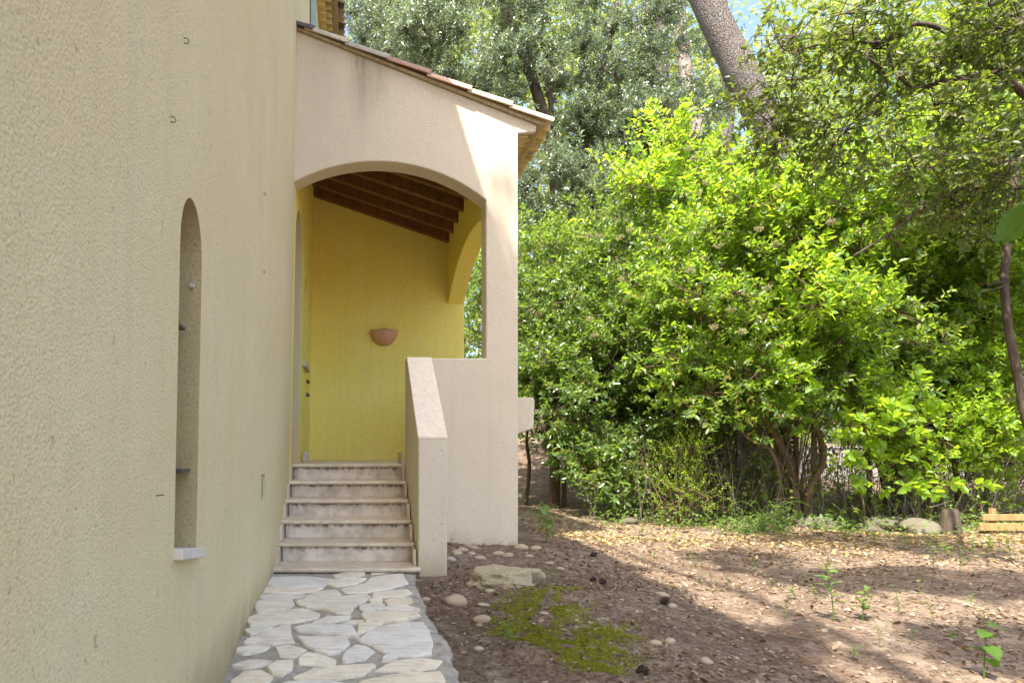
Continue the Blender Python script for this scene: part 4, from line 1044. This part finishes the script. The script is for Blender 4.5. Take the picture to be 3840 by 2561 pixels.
def undergrowth():
    g = np.random.default_rng(91); n = 620
    xp = np.concatenate([g.uniform(2700,3980,n*7//8), g.uniform(2200,2800,n-n*7//8)]); d = g.uniform(9.3,11.6,n)
    X = (xp-CX)/F*d; p0 = np.array([(x,y,z_ground(x,y)) for x,y in zip(X,d)])
    h = g.uniform(.3,1.7,n)**1.0; ln = g.normal(size=(n,2))*.28
    p1 = p0+np.stack([ln[:,0]*.4,ln[:,1]*.4,h*.5],1); p2 = p0+np.stack([ln[:,0],ln[:,1],h],1)+g.normal(size=(n,3))*.06
    r = g.uniform(.003,.009,n)
    v1,f1 = sticks(p0,p1,r,r*.8); v2,f2 = sticks(p1,p2,r*.8,r*.4)
    # tangled side twigs
    m = 2600; k = g.integers(0,n,m); s_ = g.random(m)[:,None]; q0 = p0[k]*(1-s_)+p2[k]*s_; q1 = q0+g.normal(size=(m,3))*np.array([[.16,.12,.13]])
    v3,f3 = sticks(q0,q1,.0028,.0012)
    me = mesh_np('undergrowth', np.concatenate([v1,v2,v3]), [np.concatenate([f1,f2+len(v1),f3+len(v1)+len(v2)])])
    tag(link('undergrowth', me, M['twig_grey']), 'tangle of thin dry stems under the shrubs along the wire fence', kind='stuff')
    k = g.integers(0,m,8000); s_ = g.random(8000)[:,None]; P = q0[k]*(1-s_)+q1[k]*s_
    D = g.normal(size=P.shape); D[:,2] -= .2; Nn = g.normal(size=P.shape)*.6+np.array([[0,-.2,.8]])
    v_,f_ = leaf_arrays(P,D,Nn,g.uniform(.035,.08,len(P)),g.uniform(.02,.045,len(P)),1)
    tag(link('undergrowth', mesh_np('undergrowth_leaves', v_, f_), M['leaf_second']), 'sparse green leaves on the thin stems under the shrubs', kind='stuff')
    n = 3000; xp = g.uniform(1980,3950,n); d = 8.9+g.normal(size=n)*.35+np.where(xp<2800,(2800-xp)/800*1.6,0)
    X = (xp-CX)/F*d; ok = np.array([noise.noise(Vector((x*1.3,y*.8,4))) > -.12 for x,y in zip(X,d)]); X = X[ok]; d = d[ok]
    P = np.array([(x,y,z_ground(x,y)) for x,y in zip(X,d)]); P[:,2] += g.random(len(P))**2*.20
    D = g.normal(size=P.shape); D[:,2] = np.abs(D[:,2])*.6; Nn = g.normal(size=P.shape)*.5+np.array([[0,-.1,.9]])
    v_,f_ = leaf_arrays(P,D,Nn,g.uniform(.03,.075,len(P)),g.uniform(.018,.04,len(P)),1)
    tag(link('ground_cover', mesh_np('ground_cover', v_, f_), M['weed']), 'low green ground cover along the foot of the shrubs', kind='stuff')
undergrowth()
rk = [blob_mesh('rock',20+s,.6,3,.35,.2) for s in range(4)]
for m_ in rk: m_.materials.append(M['rock'])
for n,(x,d,s,lab) in enumerate(((3340,8.9,.24,'low rounded grey rock under the wire fence'),(3440,8.6,.24,'brown rock at the clearing edge beside the rounded grey rock'),(3060,9.1,.2,'shaded rock beside the foot of the splayed stems'),
        (2640,10.4,.3,'large rock half hidden behind the fine leaved bush'),(3250,8.9,.16,'small rock left of the rounded grey rock'),(2350,9.6,.14,'small dark rock on the shaded ground near the low sapling'))):
    g_ = gbase(x,d); o = link('rock', rk[n%4], None, None, (g_.x,g_.y,g_.z+s*.25)); o.scale = (s*1.2,s*.8,s*.9); o.rotation_euler = (0,0,n*1.3)
    tag(o, lab, 'rock', 'rocks at the edge of the clearing')
sg = gbase(3560,8.4)
stump = MB(); stump.tube([sg+Vector((0,0,-.05)),sg+Vector((.01,0,.12)),sg+Vector((.03,.02,.30)),sg+Vector((.03,.02,.34))],[.15,.11,.095,.07],14)
tag(stump.build('tree_stump', M['bark_oak'], None, at=sg), 'old grey tree stump beside the timber rails', 'stump')

# ------------------------------------------------------------------ clearing floor
pb = [blob_mesh('pebble',40+s,.55,2,.16) for s in range(6)]
for m_ in pb: m_.materials.append(M['pebble'])
def pebble(x, y, wpx, lab, group=None, hgt=.62, me=None, rz=None):
    g_ = ground_hit(x, y+wpx*.12); s = wpx/F*g_.y/2
    o = link('pebble', me or random.choice(pb), None, None, (g_.x,g_.y,g_.z+s*.10)); o.scale = (s,s*random.uniform(.65,.9),s*hgt*1.4)
    o.rotation_euler = (random.uniform(-.12,.12),random.uniform(-.12,.12),random.uniform(-.5,.5) if rz is None else rz)
    tag(o, lab, 'pebble', group); return o
big = blob_mesh('pebble',77,.62,3,.22); big.materials.append(M['pebble'])
pebble(1708,2252,90,'large angular tan cobble lying nearest the path', 'loose cobbles on the soil',.75,big,.1)
pebble(1806,2325,74,'smooth flat oval cobble by the edge of the moss', 'loose cobbles on the soil',.7,big,-.2)
pebble(1597,2245,36,'small brown pebble right at the path edge', 'loose cobbles on the soil')
pebble(2484,2226,52,'flat pale oval pebble beyond the moss', 'loose cobbles on the soil',.5)
pebble(2522,2272,36,'grey rounded pebble behind the moss', 'loose cobbles on the soil',.9)
pebble(2458,2410,54,'left one of two pale pebbles side by side at the corner of the moss', 'loose cobbles on the soil',.6)
pebble(2512,2405,52,'right one of two pale pebbles side by side at the corner of the moss', 'loose cobbles on the soil',.7)
pebble(2648,2482,52,'orange tan cobble out in the bare soil', 'loose cobbles on the soil',.8)
pebble(1795,2435,40,'greyish split pebble below the smooth oval cobble', 'loose cobbles on the soil',.7)
pebble(1838,2215,44,'white chip of stone against the front of the mossy slab', 'loose cobbles on the soil',.6)
pebble(1815,2265,52,'thin flat pink pebble right of the large tan cobble', 'loose cobbles on the soil',.35)
pebble(2040,2300,40,'flat buff pebble lying above the moss', 'loose cobbles on the soil',.5)
row = [(1720,2027,34),(1752,2042,40),(1735,2060,42),(1775,2052,46),(1800,2035,34),(1830,2040,40),(1862,2033,34),(1890,2040,44),(1925,2038,38),(1716,2075,40),(1785,2040,26),(1850,2022,30)]
for x,y,wd in row: pebble(x,y,wd,'tan river cobble in the strip along the foot of the porch pier','cobbles along the pier foot')
for x,y,wd in ((1712,2070,46),(1870,2075,50),(1905,2080,44),(1800,2090,48),(1690,2095,44),(1955,2050,60),(2010,2055,50),(1770,2075,34),(2060,2110,36),(2100,2130,34),(1985,2085,36)):
    pebble(x,y,wd,'buff cobble scattered on the soil in front of the porch pier','cobbles before the pier')

# weathered slab
c0 = ground_hit(1905,2200); sb = blob_mesh('stone_slab',93,.45,5,.34,.35); sb.materials.append(M['lichen'])
slab = link('stone_slab', sb, None, None, (c0.x,c0.y+.10,c0.z+.02)); slab.scale = (.29,.17,.26); slab.rotation_euler = (.05,0,-.05)
tag(slab, 'lichen covered flat stone slab sunk in the soil beside the moss', 'stone')

# pine cones
def cone_obj(x, y, s, lab, rot):
    g_ = ground_hit(x,y); t = thing('pine_cone', (g_.x,g_.y,g_.z+s*.45), lab, 'pine cone', 'pine cones on the ground')
    mb = MB(); Rm = Matrix.Rotation(rot[0],3,'X')@Matrix.Rotation(rot[1],3,'Y')
    o3 = Vector(t.location)
    mb.tube([o3+Rm@Vector((0,0,-s*.9)),o3+Rm@Vector((0,0,0)),o3+Rm@Vector((0,0,s*.8))],[s*.28,s*.4,s*.1],6); mb.build('core', M['pinecone'], t)
    sc_ = MB()
    for k in range(54):
        f = k/54; a = k*2.4; rr = s*(.78*math.sin(math.pi*(.12+.85*f))**.8+.1); zz = s*(-.85+1.7*f)
        rd = Vector((math.cos(a),math.sin(a),0)); tn = Vector((-math.sin(a),math.cos(a),0)); q = Vector((0,0,zz))
        pts = [q+rd*rr*.3-tn*s*.08, q+rd*rr*.3+tn*s*.08, q+rd*rr+tn*s*.16+Vector((0,0,s*.18)), q+rd*rr-tn*s*.16+Vector((0,0,s*.18)), q+rd*rr*1.04+Vector((0,0,s*.05))]
        sc_.add([o3+Rm@p for p in pts], [(0,1,2,3),(0,4,1),(1,4,2),(2,4,3),(3,4,0)])
    sc_.build('scales', M['pinecone'], t)
cone_obj(2494,2268,.040,'dark open pine cone nearest the grey rounded pebble',(.5,.3))
cone_obj(2225,2087,.036,'pine cone on the shaded soil nearest the pier',(1.2,.4))
cone_obj(2260,2190,.034,'larger of two pine cones lying together behind the slab',(.9,-.4))
cone_obj(2224,2180,.030,'smaller of two pine cones lying together behind the slab',(1.4,.2))
cone_obj(2410,2530,.034,'dark pine cone at the near edge of the moss',(1.3,.9))

# moss cushions
moss_c = [(2080,2270,130,45),(2000,2330,190,60),(2150,2390,200,60),(2200,2440,170,45),(2250,2500,140,50),(2000,2260,150,35),(2250,2360,130,40),(1950,2380,90,40),(2080,2230,90,25)]
P = []
g = np.random.default_rng(70)
for x,y,rx,ry_ in moss_c:
    for _ in range(2600):
        a = g.normal(size=2)*.5
        u_, v_ = x+a[0]*rx, y+a[1]*ry_
        if noise.noise(Vector((u_*.012,v_*.03,0)))+noise.noise(Vector((u_*.04,v_*.09,5)))*.6 < -.12: continue
        d = (EYE-z_path(4))*F/(v_-CY) if v_ > CY+50 else 5
        X = (u_-CX)/F*d; Zg = z_ground(X,d); d = (EYE-Zg)*F/(v_-CY); X = (u_-CX)/F*d
        P.append((X,d,z_ground(X,d)-.004))
P = np.array(P); P = np.repeat(P,3,0)+g.normal(size=(len(P)*3,3))*np.array([[.008,.008,.001]])
D = g.normal(size=P.shape)*.7+np.array([[0,0,.8]]); D[:,2] = np.abs(D[:,2])
v_, f_ = leaf_arrays(P, D, g.normal(size=P.shape)+np.array([[0,0,.6]]), g.uniform(.009,.02,len(P)), g.uniform(.004,.008,len(P)), 0)
tag(link('moss', mesh_np('moss', v_, f_), M['mossm']), 'patch of yellow green moss in the bare soil before the slab', kind='stuff')

def scatter(n, x0, x1, y0, y1, g, dens=None):
    out = []
    while len(out) < n:
        x = g.uniform(x0,x1); y = g.uniform(y0,y1)
        if x < x_edge(min(y,5.5))+.02 and y < 5.56: continue
        if y > 5.4 and x < .82 and y < 6.7: continue
        if y > 6.6 and x < 2.05: continue
        if dens is not None and g.random() > dens(x,y): continue
        out.append((x,y,z_ground(x,y)))
    return np.array(out)
g = np.random.default_rng(71)
cl = lambda x,y: min(1,max(.12,.45+.9*noise.noise(Vector((x*1.1,y*1.1,2)))+.3*sm(x,2.5,4.5)))
P = scatter(15000,.5,9.0,2.4,10.0,g,cl); P[:,2] += .004
D = g.normal(size=P.shape); D[:,2] *= .35; Nn = g.normal(size=P.shape)*.5+np.array([[0,0,1.]])
v_, f_ = leaf_arrays(P, D, Nn, g.uniform(.020,.058,len(P)), g.uniform(.010,.030,len(P)), 1, .3, .2)
tag(link('fallen_leaves', mesh_np('fallen_leaves', v_, f_), M['litter']), 'dry brown leaves littering the clearing floor', kind='stuff')
edge = lambda x,y: math.exp(-((y-(8.1-.06*(x-3)))/.7)**2)*.9+.06
P = scatter(2600,2.2,10,6.2,12,g,edge); P[:,2] += .008
D = g.normal(size=P.shape); D[:,2] *= .3; Nn = g.normal(size=P.shape)*.4+np.array([[0,0,1.]])
v_, f_ = leaf_arrays(P, D, Nn, g.uniform(.04,.085,len(P)), g.uniform(.022,.045,len(P)), 1, .25, .15)
tag(link('fallen_leaves', mesh_np('yellow_leaves', v_, f_), M['litter_y']), 'yellow dead leaves gathered along the foot of the shrubs', kind='stuff')
P = scatter(20000,.45,6.5,2.4,8.0,g,lambda x,y: min(1,max(.08,.5+.8*noise.noise(Vector((x*.9,y*.9,8)))-.35*sm(x,2.6,4))))
P[:,2] += .003; a = g.uniform(0,6.28,len(P)); ln_ = g.uniform(.03,.085,len(P))[:,None]
dd = np.stack([np.cos(a),np.sin(a),g.normal(size=len(P))*.08],1)
v_, f_ = sticks(P, P+dd*ln_, .0009, .0006)
tag(link('pine_needles', mesh_np('pine_needles', v_, [f_]), M['dead_needle']), 'brown fallen pine needles strewn over the soil near the path', kind='stuff')
P = scatter(260,.5,6,2.4,8.0,g); a = g.uniform(0,6.28,len(P)); P[:,2] += .006
v_, f_ = sticks(P, P+np.stack([np.cos(a),np.sin(a),g.normal(size=len(P))*.06],1)*g.uniform(.08,.3,len(P))[:,None], .003, .0015)
tag(link('fallen_twigs', mesh_np('fallen_twigs', v_, [f_]), M['twig']), 'thin dry twigs lying on the clearing floor', kind='stuff')
# small grit and pebbles
bmv = bmesh.new(); bmesh.ops.create_icosphere(bmv, subdivisions=1, radius=1); iv = np.array([tuple(v.co) for v in bmv.verts]); iff = np.array([[v.index for v in f.verts] for f in bmv.faces]); bmv.free()
P = scatter(2600,.5,3.8,2.4,7.5,g,lambda x,y: .3+.7*math.exp(-((x-1.9)/.8)**2))
s_ = .004+.013*g.random(len(P))**3; s3 = s_[:,None]*np.stack([g.uniform(.8,1.4,len(P)),g.uniform(.7,1.1,len(P)),g.uniform(.45,.7,len(P))],1)
v_ = (P[:,None,:]+iv[None]*s3[:,None,:]*(1+.15*g.normal(size=(len(P),len(iv),1)))).reshape(-1,3)
f_ = (np.arange(len(P))[:,None,None]*len(iv)+iff[None]).reshape(-1,3)
def grit_mat():
    m, t, b = mat_new('grit'); gg = N(t,'ShaderNodeNewGeometry')
    t.links.new(ramp(t, gg.outputs['Random Per Island'], [(0,(.26,.19,.12)),(.4,(.34,.26,.18)),(.7,(.22,.16,.10)),(1,(.42,.35,.26))]), b.inputs['Base Color']); b.inputs['Roughness'].default_value = .85; return m
gm = mesh_np('pebbles', v_, [f_]); gm.polygons.foreach_set('use_smooth', [True]*len(gm.polygons))
tag(link('pebbles', gm, grit_mat()), 'fine gravel and small pebbles washed over the soil', kind='stuff')

# ------------------------------------------------------------------ seedlings and weeds
blade = {}
def leaf_mesh(L, W, kind):
    key = (round(L,3),round(W,3),kind)
    if key in blade: return blade[key]
    me = bpy.data.meshes.new('leaf'); n = 8; vs = []; fs = []
    if kind == 'lobed':
        out = [(0,.0),(.10,.32),(.34,.50),(.40,.26),(.66,.34),(.72,.16),(1,.0)]
    else:
        out = [(0,0),(.12,.26),(.32,.46),(.55,.47),(.78,.30),(.92,.12),(1,0)]
    m_ = len(out)
    for t_, w_ in out: vs.append((t_*L, 0, .10*L*math.sin(math.pi*t_)-.12*L*t_*t_))
    for sgn in (1,-1):
        for t_, w_ in out: vs.append((t_*L, sgn*w_*W, .10*L*math.sin(math.pi*t_)-.12*L*t_*t_+.22*w_*W))
    for k in range(m_-1):
        fs.append((k,k+1,m_+k+1,m_+k)); fs.append((k+1,k,2*m_+k,2*m_+k+1))
    me.from_pydata(vs, [], fs); me.materials.append(M['leaf_near' if kind == 'round' else 'weed']); blade[key] = me
    return me
def seedling(name, base, h, nl, L, W, lab, cat='seedling', group=None, kind='plain', lean=(0,0), seed=0, dk=None, el=(0,.5)):
    r = random.Random(seed); t = thing(name, base, lab, cat, group); b = Vector(base)
    pts = [b+Vector((lean[0]*s*s, lean[1]*s*s, h*s)) for s in np.linspace(0,1,6)]
    mb = MB(); mb.tube(pts,[.004*max(.5,h/.3)*(1-.6*s) for s in np.linspace(0,1,6)],5); mb.build('stem', M['weed'] if dk is None else dk, t)
    for k in range(nl):
        s = .3+.7*(k+.5)/nl; p = Vector((lean[0]*s*s, lean[1]*s*s, h*s)); sz = r.uniform(.75,1.1)*(1.05-.3*s)
        o = bpy.data.objects.new('leaf', leaf_mesh(L,W,kind)); C.objects.link(o); o.parent = t; o.location = p; o.scale = (sz,)*3
        o.rotation_euler = (r.uniform(-.3,.3), -r.uniform(*el), k*2.4+r.uniform(-.4,.4))
    return t
# the pale lobed sapling by the pier
seedling('sapling', ground_hit(2050,2035), .44, 10, .15, .15, 'pale sapling with lobed leaves at the corner of the porch pier', 'sapling', None, 'lobed', (-.05,-.05), 3, None, (-1.1,-.5))
seedling('seedling', ground_hit(3125,2330),    .36, 11, .12, .045, 'tallest lone seedling standing upright in the sunlit soil', 'seedling', 'seedlings in the clearing', 'plain', (-.05,0), 4)
seedling('seedling', ground_hit(3235,2330), .22, 9, .075, .06, 'bushy round leaved seedling just behind the tallest seedling', 'seedling', 'seedlings in the clearing', 'plain', (.02,0), 5)
seedling('seedling', ground_hit(1895,2440), .17, 6, .07, .045, 'small seedling with broad leaves between the cobbles and the moss', 'seedling', 'seedlings in the clearing', 'plain', (.01,0), 6)
seedling('seedling', ground_hit(2060,2200), .15, 8, .07, .02, 'narrow leaved weed growing against the end of the slab', 'weed', None, 'plain', (.02,0), 7)
seedling('seedling', ground_hit(2595,2125), .26, 5, .05, .015, 'thin twiggy seedling at the back of the clearing', 'seedling', 'seedlings in the clearing', 'plain', (.03,0), 8)
for k,(x,y,h) in enumerate(((1840,2030,.26),(1875,2030,.18),(1725,2030,.12),(1690,2045,.12),(1905,2032,.12))):
    seedling('weed', ground_hit(x,y), h, 6, .045, .022, 'wispy weed sprouting between the cobbles at the pier foot', 'weed', 'weeds at the pier foot', 'plain', (.03*(k%2),0), 20+k)
r_ = random.Random(5)
spots = [(2520,2040),(2670,2205),(2760,2120),(2830,2140),(2980,2250),(3020,2200),(2940,2320),(3060,2260),(3370,2300),(3420,2400),(3300,2430),(2900,2230),(2620,2190),(3500,2330),(3580,2410),(3200,2480),(3450,2260),(2730,2210),(3100,2150),(3640,2280),(3700,2360),(2450,2130)]
for k,(x,y) in enumerate(spots):
    seedling('seedling', ground_hit(x,y), r_.uniform(.06,.19), r_.randint(4,8), r_.uniform(.03,.06), r_.uniform(.014,.03), 'small green seedling sprouting from the bare floor of the clearing', 'seedling', 'small seedlings in the clearing', 'plain', (r_.uniform(-.05,.05),0), 30+k)
lw = [(2280,2015),(2400,2010),(2470,1985),(2560,2000),(2640,1990),(2330,1990),(2740,2010),(2930,2030),(3050,2010),(3170,2035),(3280,2040),(3390,2060),(3470,2080),(3560,2100),(3640,2110),(3720,2095),(3790,2110),(3500,2140),(3600,2150)]
for k,(x,y) in enumerate(lw):
    seedling('weed', ground_hit(x,y), r_.uniform(.12,.26), r_.randint(9,15), r_.uniform(.07,.10), r_.uniform(.03,.05), 'leafy green weed at the foot of the shrubs', 'weed', 'weeds at the foot of the shrubs', 'plain', (r_.uniform(-.08,.08),r_.uniform(-.05,.05)), 60+k)
# arching weed clump lit by the sun
b_ = gbase(2860,8.7)
grow('weed_clump', 'arching fine leaved weed clump in the sun before the splayed stems', 'weed', b_,
  [([b_,b_+Vector((a*.5,-.05,.28)),b_+Vector((a*1.3,-.1,.40)),b_+Vector((a*2,-.12,.34))],.006,.003) for a in (-.25,-.12,.05,.18,.27)],
  [B(2850,1985,8.6,100,28,.25,1),B(2910,1950,8.6,50,22,.2,.5)], 18, 70, 11, .05, .016, [M['weed']], M['weed'], 81, sig=.09, twig=.15, detail=0)
# close to the lens: a sprig at the lower corner and a leaf hanging at the right
g0 = ground_hit(3700,2561)
seedling('sapling', ground_hit(3690,2550), .30, 6, .115, .10, 'dark round leaved sapling close to the lens in the lower corner', 'sapling', None, 'round', (.02,0), 9, None, (-.6,.1))
def near_leaf(L, W):
    me = bpy.data.meshes.new('leaf'); vs = []; fs = []; nu, nv = 18, 9
    for i in range(nu):
        t_ = i/(nu-1); w_ = W*.5*math.sin(math.pi*t_**.8)**.85
        for j in range(nv):
            q = (j/(nv-1))*2-1
            vs.append((t_*L, q*w_, .08*L*math.sin(math.pi*t_)-.15*L*t_*t_+.25*abs(q)*w_+.0025*math.sin(t_*40-abs(q)*5)))
    fs = [(i*nv+j,i*nv+j+1,(i+1)*nv+j+1,(i+1)*nv+j) for i in range(nu-1) for j in range(nv-1)]
    me.from_pydata(vs,[],fs); me.polygons.foreach_set('use_smooth',[True]*len(fs)); me.materials.append(M['leaf_near']); return me
nb = px(3960,700,1.45)
ntw = thing('overhanging_sprig', nb, 'big soft focus leaf hanging close to the lens at the right edge', 'leaf sprig')
mb = MB(); mb.tube([nb,px(3930,760,1.42),px(3880,800,1.4)],[.003,.0025,.0015],5); mb.build('stem', M['weed'], ntw)
for (x,y,L,rz,ry_) in ((3885,798,.105,2.95,.55),(3930,760,.10,2.2,.7)):
    o = bpy.data.objects.new('leaf', near_leaf(L,L*.62)); C.objects.link(o); o.parent = ntw; o.location = px(x,y,1.4)-nb; o.rotation_euler = (.9,ry_,rz)

# ------------------------------------------------------------------ every one of a row gets its own label
ORD = 'leftmost,second,third,fourth,fifth,sixth,seventh,eighth,ninth,tenth,eleventh,twelfth,thirteenth,fourteenth,fifteenth,sixteenth,seventeenth,eighteenth,nineteenth,twentieth,twenty first,twenty second,twenty third,twenty fourth'.split(',')
def number(label, text):
    row_ = [o for o in SC.objects if o.get('label') == label]
    row_.sort(key=lambda o: o.location.x/max(o.location.y,.1))
    for k, o in enumerate(row_):
        n = 'leftmost' if k == 0 else ('rightmost' if k == len(row_)-1 else ORD[k]+' from left')
        o['label'] = text % n
number('small green seedling sprouting from the bare floor of the clearing', 'small green seedling on the bare clearing floor, %s of the small seedlings')
number('buff cobble scattered on the soil in front of the porch pier', 'buff cobble on the soil before the porch pier, %s of those')
number('leafy green weed at the foot of the shrubs', 'leafy green weed at the foot of the shrubs, %s of the weeds')
number('tan river cobble in the strip along the foot of the porch pier', 'tan river cobble along the foot of the porch pier, %s in the strip')
number('wispy weed sprouting between the cobbles at the pier foot', 'wispy weed between the cobbles at the pier foot, %s of five')
